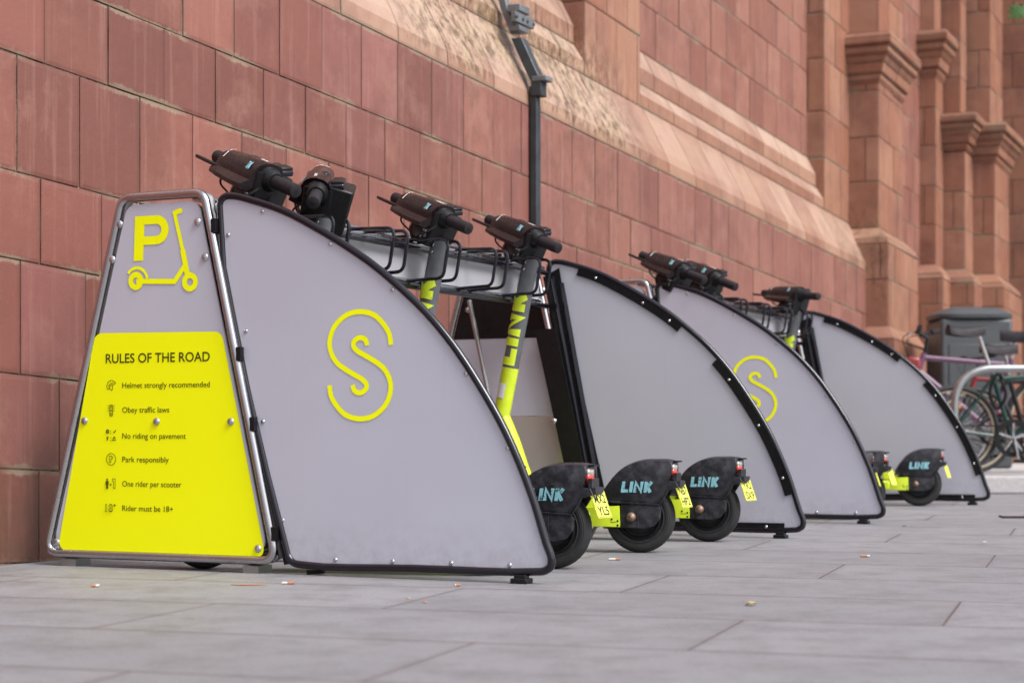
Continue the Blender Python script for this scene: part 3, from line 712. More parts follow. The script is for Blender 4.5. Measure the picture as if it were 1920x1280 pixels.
    q = MB(); q.prism([(-.255, 1.16), (-.175, 1.20), (.035, .05), (-.01, .05)], 2.592, 2.596); q.build('filler_plate', 'black_plate', ef, 30)
    q = MB(); q.box((-.256, 1.3, 1.118), (.004, 2.5, .125)); q.build('rail_panel', 'panel_dull', rk)
    for k in range(9):
        q = MB(); q.box((-.285, .18+k*.28, 1.222), (.075, .018, .010)); q.build('rail_tie', 'black_plate', rk)
    for k in range(6):
        for dy in (-.105, 0):
            yy = .115+k*.425+dy + (.05 if k == 0 and dy else 0)
            pts = fillet([(-.25, yy, 1.207), (-.052, yy, 1.203), (-.078, yy, 1.052), (-.245, yy, 1.046)], .035, 6)
            q = MB(); q.tube(pts, .0070, 8); q.build('wheel_hoop', 'black_gloss', rk)
    return rk
make_rack(0, 'nearest grey scooter rack with the yellow rules notice on its front end')
make_rack(3.96, 'farther grey scooter rack standing beyond the first one, its notice mostly hidden')

# ---------------------------------------------------------------- scooters
def rotm(bx, fx, ux, org):
    m = Matrix.Identity(4)
    for i in range(3): m[i][0] = bx[i]; m[i][1] = fx[i]; m[i][2] = ux[i]; m[i][3] = org[i]
    return m
def make_scooter(sh, sr, label, plate, rr=.66, b=(.886, -.31, -.343), worn=True, zh=1.31, detail=True, boxy=False):
    head_r = -.155
    ang = math.atan2(sr-sh, rr-head_r)
    t = empty('electric_scooter', row(rr, sr), ROWA+ang, label, 'scooter', 'rental scooters standing in the racks')
    L = math.hypot(sr-sh, rr-head_r); hx = -L
    bv = Vector(b).normalized(); bv = Matrix.Rotation(-ang, 3, 'Z') @ bv
    st_top = Vector((hx+.028, 0, zh-.10)); st_bend = Vector((hx-.105, 0, .55)); axle = Vector((hx-.20, 0, .135))
    sd = (st_top-st_bend).normalized()
    wv = (sd - bv*sd.dot(bv)).normalized(); fv = bv.cross(wv)
    H = rotm(bv, fv, wv, Vector((hx, 0, zh))) @ Matrix.Scale(.87, 4)
    hp = lambda x, y, z: H @ Vector((x, y, z))
    # stem
    zsp = .735; tt = (zsp-st_bend.z)/(st_top.z-st_bend.z); mid = st_bend.lerp(st_top, tt)
    q = MB(); q.tube([mid, st_top], [.0365, .0345], 28); stem = q.build('stem', 'stem_grey', t)
    q = MB(); q.tube([st_bend-sd*.02, mid], [.036, .0368], 28); low = q.build('lower_stem', 'lime', t)
    # lettering wrapped round the stem
    cd = Vector((-.49, -.87, 0)); cd = Matrix.Rotation(-ang, 3, 'Z') @ cd; cd = (cd-sd*cd.dot(sd)).normalized(); sdv = sd.cross(cd)
    def wrap(a, h, lift=.0008, rad=.0372):      # a: circumference metres (positive to the left), h: along the stem from mid
        al = a/rad; base = mid+sd*h
        return base + (cd*math.cos(al)+sdv*math.sin(al))*(rad+lift)
    m2 = link_mark(lambda x, y, z: Vector((x, y, z)))
    bm = bmesh.new(); vs = [bm.verts.new(v) for v in m2.v]
    for f in m2.f: bm.faces.new([vs[i] for i in f])
    for i in range(-1, 12):
        bmesh.ops.bisect_plane(bm, geom=bm.verts[:]+bm.edges[:]+bm.faces[:], plane_co=(0, 0, i*.1), plane_no=(0, 0, 1))
    s1 = 1
    test = wrap(.02, .1) - wrap(0, .1)
    wl = (t.matrix_basis.to_3x3() @ test)
    s1 = 1 if wl.x < 0 else -1
    q = MB(); bm.verts.index_update()
    q.add([wrap(s1*(v.co.z-.55)*.088, .012+v.co.x/2.85*.335, .0012+v.co.y) for v in bm.verts], [[v.index for v in f.verts] for f in bm.faces]); bm.free()
    q.build('lettering', 'lime_print', stem, None)
    q = MB(); nn = 8
    vs = []; fs = []
    for i in range(nn+1):
        for h in (-.135, -.07): vs.append(wrap(s1*(-.030+.036*i/nn), h, .0012))
    for i in range(nn): fs.append((2*i, 2*i+2, 2*i+3, 2*i+1))
    q.add(vs, fs); q.build('sticker', 'sticker', low, None)
    for h in (.43, .46): 
        q = MB(); p_ = wrap(-s1*.012, h, .0); dome(q, p_.x, p_.y, p_.z, .006, tuple(cd)); q.build('screw', 'bolt', stem)
    # small dark code label on the stem
    q = MB(); vs = []; fs = []
    for i in range(nn+1):
        for h in (.345, .41): vs.append(wrap(s1*(.012+.014*i/nn), h, .0010))
    for i in range(nn): fs.append((2*i, 2*i+2, 2*i+3, 2*i+1))
    q.add(vs, fs); q.build('sticker', 'plastic', stem, None)
    # neck to the deck
    q = MB(); q.tube(spline([st_bend-sd*.02, st_bend+Vector((.045, 0, -.13)), st_bend+Vector((.12, 0, -.32)), (hx+.10, 0, .16), (hx+.20, 0, .13)], 5), .033, 16); q.build('neck', 'lime', t)
    # fork and front wheel, turned with the bars
    ax = (Matrix.Rotation(-ang, 3, 'Z') @ Vector((.10, -.99, 0))).normalized()
    q = MB()
    for s_ in (-1, 1): q.tube([st_bend-sd*.11+ax*s_*.02, st_bend-sd*.17+ax*s_*.055, axle+ax*s_*.055], .014, 8)
    fk = q.build('fork', 'lime', t)
    q = MB(); q.tube([st_bend-sd*.02, st_bend-sd*.13], .03, 14); q.build('lower_stem', 'lime', t)
    wq = ax.to_track_quat('Z', 'Y').to_matrix().to_4x4(); wq.translation = axle
    TH = [(.088, -.029), (.092, -.034), (.096, -.0355), (.098, -.0335), (.103, -.0335), (.105, -.0355), (.114, -.0355), (.116, -.034), (.119, -.034), (.121, -.0325), (.128, -.025), (.1275, -.0225), (.1300, -.020), (.1335, -.011), (.1325, -.009), (.1345, -.007), (.1352, -.002), (.1340, 0)]
    TP = TH + [(r_, -h_) for r_, h_ in TH[::-1][1:]] + [TH[0]]
    def wheel(mat):
        q = MB(); q.lathe(TP, mat, 40)
        w_ = q.build('wheel', 'tyre', t)
        q = MB(); q.lathe([(.0885, -.026), (.080, -.030), (.072, -.022), (.060, -.020), (.045, -.030), (.0001, -.032)], mat, 32); q.lathe([(.0885, .026), (.080, .030), (.072, .022), (.060, .020), (.045, .030), (.0001, .032)], mat, 32)
        q.build('rim', 'plastic', w_); return w_
    wheel(wq)
    q = MB(); arc = [axle+Vector((0, 0, 0))+(ax.cross(Vector((0, 0, 1))))*math.cos(R(a))*.158+Vector((0, 0, 1))*math.sin(R(a))*.158 for a in range(10, 171, 16)]
    q.tube(arc, .045, 8, flat=.12, up=(0, 0, 1)); q.build('mudguard', 'plastic', fk)
    # deck
    q = MB(); q.box(((-.175+hx+.14)/2, 0, .128), (abs(hx+.14+.175), .155, .062)); dk = q.build('deck', 'lime', t, 35, .012)
    q = MB(); q.box(((-.20+hx+.20)/2, 0, .1625), (abs(hx+.20+.20), .135, .006)); q.build('foot_mat', 'plastic', dk, 35, .002)
    q = MB(); q.tube([(-.45, -.06, .11), (-.48, -.13, .01), (-.53, -.14, .008)], .008, 8); q.build('kickstand', 'plastic', t)
    # rear fork brackets
    for s_ in (-1, 1):
        q = MB(); q.prism([(-.21, .172), (-.066, .179), (-.063, .099), (-.20, .100)], s_*.052, s_*.074, ease=.002); br = q.build('rear_bracket', 'lime', t, 30)
        if s_ < 0:
            h_ = MB()
            for x, z in ((-.095, .128), (-.072, .122), (-.072, .106)): dome(h_, x, -.0745, z, .0038, h=.2)
            ribbon(h_, [(-.10, .118), (-.078, .118)], .002, -.0752)
            h_.build('screw', 'plastic', br)
    q = MB(); q.prism(fillet([(-.222, .125), (-.222, .215), (-.170, .222), (-.125, .195), (-.14, .150), (-.17, .128)], .012, 4, True), -.062, .062, ease=.006); q.build('chassis_end', 'lime', t, 30)
    # rear wheel and shroud
    wr = Matrix.Rotation(R(90), 4, 'X'); wr.translation = Vector((0, 0, .135)); wheel(wr)
    FP = [(-.149, .200), (-.123, .246), (-.081, .299), (-.039, .329), (.013, .346), (.069, .349), (.115, .348), (.133, .343), (.137, .306), (.123, .278), (.161, .277), (.164, .249), (.115, .239), (.10, .21), (.085, .187), (-.029, .194), (-.10, .198)]
    # hull built as an open arched cover with thickness
    q = MB(); dense = []
    sp_ = spline([(-.149, .200, 0), (-.123, .246, 0), (-.081, .299, 0), (-.039, .329, 0), (.013, .346, 0), (.069, .349, 0), (.115, .348, 0), (.133, .343, 0)], 3)
    q.prism([(p.x, p.y) for p in sp_] + [(.134, .306), (.121, .276), (.150, .270), (.160, .250), (.118, .238), (.10, .21), (.085, .187), (-.029, .193), (-.10, .197)], -.068, -.060, ease=.0025)
    q.prism([(p.x, p.y) for p in sp_] + [(.134, .306), (.121, .276), (.150, .270), (.160, .250), (.118, .238), (.10, .21), (.085, .187), (-.029, .193), (-.10, .197)], .060, .068, ease=.0025)
    # top skin
    n0 = len(sp_); vs = []; fs = []
    prof = [(-.064, -.007), (-.052, .0035), (-.03, .008), (0, .010), (.03, .008), (.052, .0035), (.064, -.007)]
    for i, p in enumerate(sp_):
        tv = (sp_[min(i+1, n0-1)]-sp_[max(i-1, 0)]).normalized(); nx, nz = -tv.y, tv.x
        for y_, d_ in prof: vs.append((p.x+nx*(d_-.003), y_, p.y+nz*(d_-.003)))
    m_ = len(prof)
    for i in range(n0-1):
        for j in range(m_-1): fs.append((i*m_+j, (i+1)*m_+j, (i+1)*m_+j+1, i*m_+j+1))
    q.add(vs, fs)
    q.add([(.133, -.062, .345), (.133, .062, .345), (.121, .062, .276), (.121, -.062, .276)], [(0, 1, 2, 3)])
    q.box((.146, 0, .262), (.034, .10, .022)); q.box((.142, 0, .288), (.012, .085, .03))
    q.tube([(-.148, -.071, .197), (-.03, -.072, .190), (.085, -.072, .184), (.105, -.070, .212), (.120, -.069, .240)], .004, 6)
    fd = q.build('rear_mudguard', 'fender', t, 40)
    q = MB(); q.prism(fillet([(-.062, .192), (.070, .190), (.092, .172), (.088, .130), (.066, .104), (.030, .094), (-.062, .096)], .012, 4, True), -.066, -.046, ease=.003)
    q.prism([(-.060, .182), (.006, .182), (.006, .098), (-.060, .098)], -.071, -.060, ease=.002)
    q.build('hub_shroud', 'fender', t, 30)
    q = MB(); dome(q, -.020, -.072, .137, .018, h=1.0); q.build('axle_cap', 'rusty', t)
    q = MB(); q.prism(fillet([(.1, 0), (0, .0)], 0, 1) if False else [(-.062, .192), (.070, .190), (.088, .130), (.030, .094), (-.062, .096)], .046, .066, ease=.003); q.build('hub_shroud', 'fender', t, 30)
    # tail lamp, clear upper half and red lower half
    q = MB(); qm = Matrix.Translation((.130, -.010, .306)) @ Matrix.Diagonal((.015, .031, .024, 1)); q.lathe([(math.cos(R(a)), math.sin(R(a))) for a in range(-90, 91, 15)], qm, 24)
    lp = q.build('tail_lamp', 'red_lens', fd)
    q = MB(); qm = Matrix.Translation((.131, -.010, .324)) @ Matrix.Diagonal((.014, .030, .018, 1)); q.lathe([(math.cos(R(a)), math.sin(R(a))) for a in range(-90, 91, 15)], qm, 24); q.build('lamp_lens', 'lens', fd)
    q = MB(); q.box((.142, 0, .346), (.022, .07, .006)); q.build('lamp_hood', 'plastic', fd)
    # plate
    pa = Vector((.150, 0, .262)); pb = Vector((.178, 0, .178)); dz = (pa-pb).normalized(); pn_ = Vector((0, 1, 0)).cross(dz).normalized()
    if pn_.x < 0: pn_ = -pn_
    yv = Vector((.20, .98, 0)).normalized(); pn_ = yv.cross(dz).normalized(); PM = rotm(yv, -pn_, dz, (pa+pb)/2+Vector((.004, 0, -.003)))
    q = MB(); c = fillet([(-.050, -.046), (-.050, .046), (.050, .046), (.050, -.046)], .006, 3, True); q.prism([(p.x, p.y) for p in c], 0, .003, lambda x, y, z: PM @ Vector((x, y, z))); pl = q.build('licence_plate', 'plate_yellow', t, 30)
    q = MB()
    if plate:
        l1, l2 = plate
        text(q, l1, -.038, .039, .005, .031, lambda a, b_: PM @ Vector((a, -.0006, b_)), .022)
        text(q, l2, -.038, .039, -.037, .031, lambda a, b_: PM @ Vector((a, -.0006, b_)), .022)
    ribbon(q, [(p.x*.94, p.y*.94) for p in c], .0018, -.0005, lambda x, y, z: PM @ Vector((x, y, z)), True)
    q.build('plate_lettering', 'plate_ink', pl, None)
    # mudguard lettering
    lm = link_mark(lambda x, y, z: Vector((-.058+x/2.8*.122+(z-.5)*.006, -.0692-y, .230+z*.041)))
    lm.build('lettering', 'cyan_worn' if worn else 'cyan', fd, None)
    # ---- handlebar head
    q = MB()
    q.prism([(-.072, .02), (.088, .02), (.062, -.140), (-.046, -.140)], -.060, .056, lambda x, y, z: hp(x+.005, y, z), ease=.008)
    nk = q.build('head_block', 'plastic', t, 40)
    for x_, z_ in ((.03, -.07), (.02, -.105)):
        h_ = MB(); p_ = hp(x_, .057, z_); dome(h_, p_.x, p_.y, p_.z, .0065, tuple(fv)); h_.build('screw', 'bolt', nk)
    prof = spline([(-.048, .010, 0), (-.040, .036, 0), (-.015, .052, 0), (.020, .053, 0), (.050, .036, 0), (.066, .006, 0), (.071, -.018, 0)], 3)
    prof = [(p.x, p.y) for p in prof] + [(.098, -.040), (.100, -.054), (.060, -.064), (.020, -.060), (-.03, -.040), (-.046, -.012)]
    stn = [(-.200, .70), (-.196, .84), (-.182, .93), (-.12, 1.03), (-.04, 1.1), (.03, 1.12), (.085, 1.10)]
    vs = []; fs = []; m_ = len(prof)
    for x_, k_ in stn:
        for f_, w_ in prof:
            cut_ = 0 if w_ > -.03 else .0
            vs.append(hp(x_ + (-.035*(f_/.09) if x_ > .03 and f_ > 0 else 0), f_*k_, w_*k_))
    for i in range(len(stn)-1):
        for j in range(m_): fs.append((i*m_+j, i*m_+(j+1) % m_, (i+1)*m_+(j+1) % m_, (i+1)*m_+j))
    fs += [tuple(range(m_)), tuple((len(stn)-1)*m_+j for j in range(m_))[::-1]]
    q = MB(); q.add(vs, fs); cv = q.build('handlebar_cover', 'aubergine', t, 42)
    # white tick marks and the small mark on the cover
    def cov(x, f_, k_):   # surface point above given f on the cover
        pr = [p for p in prof[:19]]
        for a_, c_ in zip(pr, pr[1:]):
            if a_[0] <= f_ <= c_[0]: u_ = (f_-a_[0])/(c_[0]-a_[0]+1e-9); return hp(x, f_*k_*1.01, (a_[1]+(c_[1]-a_[1])*u_)*k_+.0035)
        return hp(x, f_*k_+.0035, pr[-1][1]*k_)
    q = MB()
    for j, (f0, f1) in enumerate(((-.02, .0), (.005, .02), (.026, .036), (.042, .062))):
        xx = -.170+j*.002
        a1_, a2_ = cov(xx, f0, .98), cov(xx, f1, .98); d_ = H.to_3x3() @ Vector((.0036, 0, 0)); q.add([a1_, a1_+d_, a2_+d_, a2_], [(0, 1, 2, 3)])
    for j in range(5):
        a1_, a2_ = cov(.02+j*.009, .012, 1.12), cov(.02+j*.009, .022, 1.12); d_ = H.to_3x3() @ Vector((.004, 0, 0)); q.add([a1_, a1_+d_, a2_+d_, a2_], [(0, 1, 2, 3)])
    q.build('printed_marks', 'white', cv, None)
    lm = link_mark(lambda x, y, z: cov(.004+x/2.8*.026, .064-.014*(1-z), 1.12) + fv*(.0006+y))
    lm.build('lettering', 'cyan', cv, None)
    # dark inner collar + display + grips
    q = MB(); q.tube([hp(.055, 0, .002), hp(.088, 0, 0), hp(.115, 0, 0)], [.046, .040, .029], 20)
    for k_ in range(10):
        a = 2*math.pi*k_/10; q.tube([hp(.062, math.cos(a)*.039, math.sin(a)*.039), hp(.10, math.cos(a)*.031, math.sin(a)*.031)], .004, 6)
    q.build('throttle_collar', 'plastic', cv, 40)
    q = MB(); q.box((0, 0, 0), (.125, .082, .024), H @ Matrix.Translation((.015, -.062, .034)) @ Matrix.Rotation(R(-14), 4, 'X')); ds = q.build('display', 'black_gloss', t, 30, .006)
    q = MB(); q.box((0, 0, 0), (.05, .055, .016), H @ Matrix.Translation((.045, -.072, .052)) @ Matrix.Rotation(R(-14), 4, 'X')); q.box((0, 0, 0), (.03, .04, .012), H @ Matrix.Translation((0, -.07, .052)) @ Matrix.Rotation(R(-14), 4, 'X')); q.build('display_hood', 'plastic', ds, 30, .004)
    q = MB(); q.box((0, 0, 0), (.135, .085, .135), H @ Matrix.Translation((.014, -.058, -.04)) @ Matrix.Rotation(R(8), 4, 'X')); 
    if boxy: q = MB(); q.box((0, 0, 0), (.15, .115, .19), H @ Matrix.Translation((.005, -.078, -.062)) @ Matrix.Rotation(R(6), 4, 'X'))
    q.build('display_housing', 'plastic', ds, 30, .008)
    q = MB(); dm = H @ Matrix.Translation((-.055, -.012, .055)) @ Matrix.Diagonal((.035, .02, .008, 1)); q.lathe([(math.cos(R(a)), math.sin(R(a))) for a in range(-90, 91, 18)], dm, 18); q.build('bell', 'black_gloss', ds)
    for x0, x1 in ((-.17, -.285), (.10, .248)):
        sg_ = 1 if x1 > 0 else -1
        q = MB(); q.tube([hp(x0, 0, 0), hp(x1-sg_*.01, 0, 0), hp(x1-sg_*.003, 0, 0), hp(x1, 0, 0)], [.0225, .0235, .0225, .016], 20); gp = q.build('grip', 'grip', t, 40)
        q = MB(); p_ = hp(x1, 0, 0); dome(q, p_.x, p_.y, p_.z, .005, tuple(bv*sg_), .3); q.build('end_plug', 'plastic', gp)
    q = MB(); q.tube([hp(-.12, .055, -.02), hp(-.20, .066, -.022), hp(-.315, .066, -.020), hp(-.322, .066, -.018)], [.009, .0085, .008, .005], 10, flat=.8); q.build('brake_lever', 'plastic', t)
    q = MB(); q.tube(spline([hp(.0, .06, -.055), hp(.03, .075, -.05), hp(.055, .07, -.07), hp(.05, .06, -.10)], 5), .0048, 8); dome(q, *hp(.05, .060, -.10), .006, tuple(fv)); q.build('bag_hook', 'iron_light', t)
    q = MB(); q.tube(spline([hp(-.13, .06, -.03), hp(-.10, .085, -.075), hp(-.03, .085, -.10), hp(.0, .05, -.135)], 6), .0038, 6); q.tube(spline([hp(.08, .03, -.03), hp(.075, .075, -.075), hp(.03, .085, -.11), hp(.005, .045, -.14)], 6), .0038, 6); q.build('brake_cable', 'plastic', t)
    q = MB(); q.tube([hp(-.055, .01, -.055), hp(-.062, .02, -.10), hp(-.045, .03, -.125)], [.03, .028, .016], 14); hl = q.build('headlamp', 'plastic', t)
    q = MB(); lmx = H @ Matrix.Translation((-.074, .032, -.088)) @ Matrix.Diagonal((.018, .014, .026, 1)); q.lathe([(math.cos(R(a)), math.sin(R(a))) for a in range(-90, 91, 18)], lmx, 18); q.build('headlamp_lens', 'lens', hl)
    return t
make_scooter(.118, .235, 'leftmost scooter, its stem hidden behind the first emblem shield beside the rules sign', None, rr=.60)
make_scooter(.50, .60, 'second scooter from the left with its bars turned towards the camera, rear plate MX2 YL5', ('MX2', 'YL5'), b=(.405, -.84, -.356), rr=.70, boxy=True)
make_scooter(1.35, 1.49, 'scooter with grey stem in the middle of the near rack, rear plate NB7 HP2', ('NB7', 'HP2'))
make_scooter(2.19, 2.26, 'scooter with its lettered grey and lime stem in full view, rear plate YR2 SX9', ('YR2', 'SX9'))
make_scooter(4.02, 4.37, 'scooter in the far rack right beside the second emblem shield', None, worn=False)
make_scooter(4.52, 4.66, 'scooter in the far rack half hidden behind its neighbour, between two others', None, worn=False)
make_scooter(6.10, 6.27, 'farthest scooter, its whole rear wheel seen before the last shield', None, rr=.60, b=(.9, -.41, -.10), worn=False)

# ---------------------------------------------------------------- kerb platform, bicycles, stand, bin
q = MB(); q.box((5.55, 16.2, .064), (4.9, 5.4, .128)); kb = q.build('granite_platform', 'kerb', None, 30, .012)
tag(kb, 'low pale granite step under the bicycles', 'platform')
kb.name = 'platform'
q = MB(); q.box((5.6, 13.585, .045), (4.36, .02, .05)); 

def bicycle(rear, d, col, label, fork_col, tan, z=.128, turn=0.0, lean=0, rise=0.0, px_=.07, cr=1.0):
    """rear: rear hub (x,y); d: direction angle of travel"""
    t = empty('bicycle', (rear[0], rear[1], z), d, label, 'bicycle')
    t.rotation_euler = (R(lean), 0, d)
    Rw = .34; bb = Vector((.43, 0, .28)); rh = Vector((0, 0, Rw)); seat_top = Vector((.27, 0, .80)); head_t = Vector((.87, 0, .80)); head_b = Vector((.91, 0, .68)); fh = Vector((1.06, 0, Rw))
    q = MB()
    q.tube([bb, Vector((.29, 0, .76))], .019, 10); q.tube([Vector((.30, 0, .72)), head_t-Vector((0, 0, .03))], .018, 10); q.tube([bb, head_b], .022, 10); q.tube([head_b, head_t], .02, 10)
    for s_ in (-1, 1):
        q.tube([bb+Vector((0, s_*.03, 0)), rh+Vector((0, s_*.06, 0))], .010, 8); q.tube([Vector((.295, s_*.02, .74)), rh+Vector((0, s_*.06, 0))], .009, 8)
    q.build('frame', col, t)
    q = MB(); q.tube([Vector((.30, 0, .72)), Vector((.30-px_*.6, 0, .90+rise))], .015, 10); sp = q.build('seat_post', 'bolt', t)
    q = MB(); c = [(.10, .075), (.13, .085), (.17, .08), (.22, .055), (.28, .028), (.36, .022), (.385, .012)]
    vs = []; fs = []
    for i, (x, w_) in enumerate(c):
        for j in range(9):
            a = math.pi*j/8; vs.append((x-px_+.05, math.cos(a)*w_*1.1, rise+.870+math.sin(a)*.075+(.03*((x-.26)/.13)**2)*.5))
    for i in range(len(c)-1):
        for j in range(8): fs.append((i*9+j, (i+1)*9+j, (i+1)*9+j+1, i*9+j+1))
    for i in range(len(c)-1): fs.append((i*9, i*9+8, (i+1)*9+8, (i+1)*9))
    fs += [tuple(range(9)), tuple((len(c)-1)*9+j for j in range(9))]
    q.add(vs, fs); q.build('saddle', 'grip', t, 60)
    Tn = Matrix.Translation(head_t) @ Matrix.Rotation(turn, 4, 'Z') @ Matrix.Translation(-head_t)
    tp = lambda x, y, z_: Tn @ Vector((x, y, z_))
    q = MB(); q.tube([tp(.91, 0, .68), tp(.94, 0, .62)], .016, 8)
    for s_ in (-1, 1): q.tube([tp(.92, s_*.045, .66), tp(1.06, s_*.05, Rw)], .011, 8)
    q.build('fork', fork_col, t)
    q = MB(); q.tube([tp(.87, 0, .78), tp(.85, 0, .90), tp(.90, 0, .93)], .014, 8); q.tube([tp(.84, -.30, .96), tp(.90, -.12, .935), tp(.90, .12, .935), tp(.84, .30, .96)], .012, 8)
    hb = q.build('handlebar', 'dark', t)
    for s_ in (-1, 1):
        q = MB(); q.tube([tp(.84, s_*.31, .96), tp(.865, s_*.20, .95)], .017, 10); q.build('grip', 'grip', hb)
        q = MB(); q.tube([tp(.90, s_*.17, .935), tp(.93, s_*.22, .92), tp(.93, s_*.30, .91)], .006, 6); q.build('brake_lever', 'bolt', hb)
        q = MB(); q.tube(spline([tp(.91, s_*.16, .93), tp(1.0, s_*.08, .90), tp(.97, 0, .75), tp(.94, 0, .62)], 6), .003, 5); q.build('cable', 'plastic', hb)
    for hub, T in ((rh, Matrix.Identity(4)), (fh, Tn)):
        cH = T @ hub; mt = Matrix.Translation(cH) @ T.to_3x3().to_4x4() @ Matrix.Rotation(R(90), 4, 'X')
        q = MB(); q.lathe([(Rw-.038, -.014), (Rw-.022, -.027), (Rw-.006, -.022), (Rw, 0), (Rw-.006, .022), (Rw-.022, .027), (Rw-.038, .014), (Rw-.038, -.014)], mt, 48); wh = q.build('wheel', 'tyre', t)
        q = MB(); q.lathe([(Rw-.05, -.010), (Rw-.030, -.014), (Rw-.030, .014), (Rw-.05, .010), (Rw-.05, -.010)], mt, 48); q.build('rim', tan, wh)
        q = MB()
        for k_ in range(28):
            a = 2*math.pi*k_/28; s_ = 1 if k_ % 2 else -1; q.tube([mt @ Vector((.018*math.cos(a+.8*s_), .018*math.sin(a+.8*s_), s_*.03)), mt @ Vector(((Rw-.045)*math.cos(a), (Rw-.045)*math.sin(a), 0))], .0013, 4)
        q.tube([mt @ Vector((0, 0, -.06)), mt @ Vector((0, 0, .06))], .018, 10); q.build('spokes', 'bolt', wh)
    # drive side is on both sides symmetric enough: chainring towards the camera
    dy = -1 if math.cos(d) > 0 else 1
    cm = Matrix.Translation(bb+Vector((0, dy*.055, 0))) @ Matrix.Rotation(R(90), 4, 'X')
    q = MB(); q.lathe([(.070*cr, -.003), (.098*cr, -.003), (.098*cr, .003), (.070*cr, .003), (.070*cr, -.003)], cm, 40)
    for k_ in range(40):
        a = 2*math.pi*k_/40; q.box((0, 0, 0), (.008, .005, .003), cm @ Matrix.Rotation(a, 4, 'Z') @ Matrix.Translation((.100*cr, 0, 0)))
    q.tube([rh+Vector((0, dy*.05, .035)), bb+Vector((0, dy*.055, .092))], .005, 6); q.tube([rh+Vector((0, dy*.05, -.035)), bb+Vector((0, dy*.055, -.092))], .005, 6)
    q.build('chain', 'plastic', t)
    q = MB()
    for k_ in range(5):
        a = 2*math.pi*k_/5+.3; q.tube([cm @ Vector((0, 0, 0)), cm @ Vector((.078*cr*math.cos(a), .078*cr*math.sin(a), 0))], .011, 6)
    q.tube([bb+Vector((0, dy*.075, 0)), bb+Vector((.03, dy*.085, -.165))], .012, 8, flat=.8); q.tube([bb+Vector((0, -dy*.075, 0)), bb+Vector((-.03, -dy*.085, .165))], .012, 8)
    q.build('crank', 'bolt', t)
    for e, s_ in ((Vector((.03, dy*.13, -.17)), 1), (Vector((-.03, -dy*.13, .17)), 1)):
        q = MB(); c_ = bb+e
        q.box(tuple(c_), (.09, .012, .022)); q.box((c_.x, c_.y+.04*dy, c_.z), (.09, .012, .022)); q.box((c_.x-.04, c_.y+.02*dy, c_.z), (.012, .06, .02)); q.box((c_.x+.04, c_.y+.02*dy, c_.z), (.012, .06, .02)); q.build('pedal', 'plastic', t)
    return t
bk1 = bicycle((3.33, 13.85), R(2), 'bike_green', 'dark green bicycle with tan rims, silver crank and high black saddle', 'bike_green', 'tan', rise=.17, px_=.20, cr=1.45)
q = MB(); q.tube(spline([(.33, -.06, .74), (.36, -.10, .60), (.30, -.08, .50), (.24, -.10, .62), (.30, -.09, .76), (.36, -.06, .70)], 6), .013, 8); q.build('cable_lock', 'plastic', bk1)
q = MB(); q.box((.02, 0, .52), (.05, .04, .03)); q.build('reflector', 'orange', bk1)
bk2 = bicycle((4.37, 14.8), R(178), 'bike_pink', 'lilac bicycle with red front bag just behind the green one, facing left', 'bike_red', 'tan', turn=R(-22)); bk2.scale = (1.2, 1.2, 1.2)
bk4 = bicycle((3.62, 14.45), R(6), 'dark', 'black bicycle squeezed between the green and lilac ones', 'dark', 'tan', rise=.06, turn=R(14))
bk3 = bicycle((4.75, 15.3), R(172), 'bike_red', 'red bicycle mostly hidden between the lilac one and the bin', 'dark', 'bolt', turn=R(20))
q = MB(); q.box((.95, -.03, .70), (.10, .16, .15)); q.build('front_bag', 'bike_red', bk2, 30, .02)
q = MB(); q.tube(fillet([(3.29, 13.68, .11), (3.29, 13.68, .925), (4.35, 13.68, .925), (4.35, 13.68, .11)], .30, 12), .030, 18); q.cyl((3.29, 13.68, .128), (3.29, 13.68, .136), .06); q.cyl((4.35, 13.68, .128), (4.35, 13.68, .136), .06)
tag(q.build('cycle_stand', 'galv', None), 'steel hoop cycle stand with a bent corner before the bicycles', 'bike stand')

# litter bin
bn = empty('litter_bin', (4.12, 16.6, .128), 0, 'dark grey litter bin with shallow domed lid behind the bicycles', 'bin')
q = MB(); q.box((0, 0, .62), (.64, .60, 1.24)); q.build('body', 'bin', bn, 30, .03)
q = MB(); q.box((-.0, -.302, .55), (.50, .012, .95)); q.build('door', 'bin', bn, 30, .006)
bn.scale = (1, 1, 1.075)
q = MB(); q.box((.315, -.12, 1.02), (.02, .16, .26)); q.build('side_opening', 'dark', bn, 30)
q = MB(); vs = []; fs = []; seg_ = 24
lv = [(0, .34, 1.24), (1, .345, 1.25), (2, .345, 1.275), (3, .28, 1.315), (4, .20, 1.335), (5, .001, 1.34)]
for _, r_, z_ in lv:
    for j in range(seg_):
        a = 2*math.pi*j/seg_; c_, s_ = math.cos(a), math.sin(a); p_ = 6; k_ = (abs(c_)**p_+abs(s_)**p_)**(-1/p_)
        vs.append((r_*k_*c_, r_*k_*s_*.95, z_))
for i in range(len(lv)-1):
    for j in range(seg_): fs.append((i*seg_+j, i*seg_+(j+1) % seg_, (i+1)*seg_+(j+1) % seg_, (i+1)*seg_+j))
fs.append(tuple(range(seg_))); q.add(vs, fs); q.build('lid', 'bin', bn, 50)

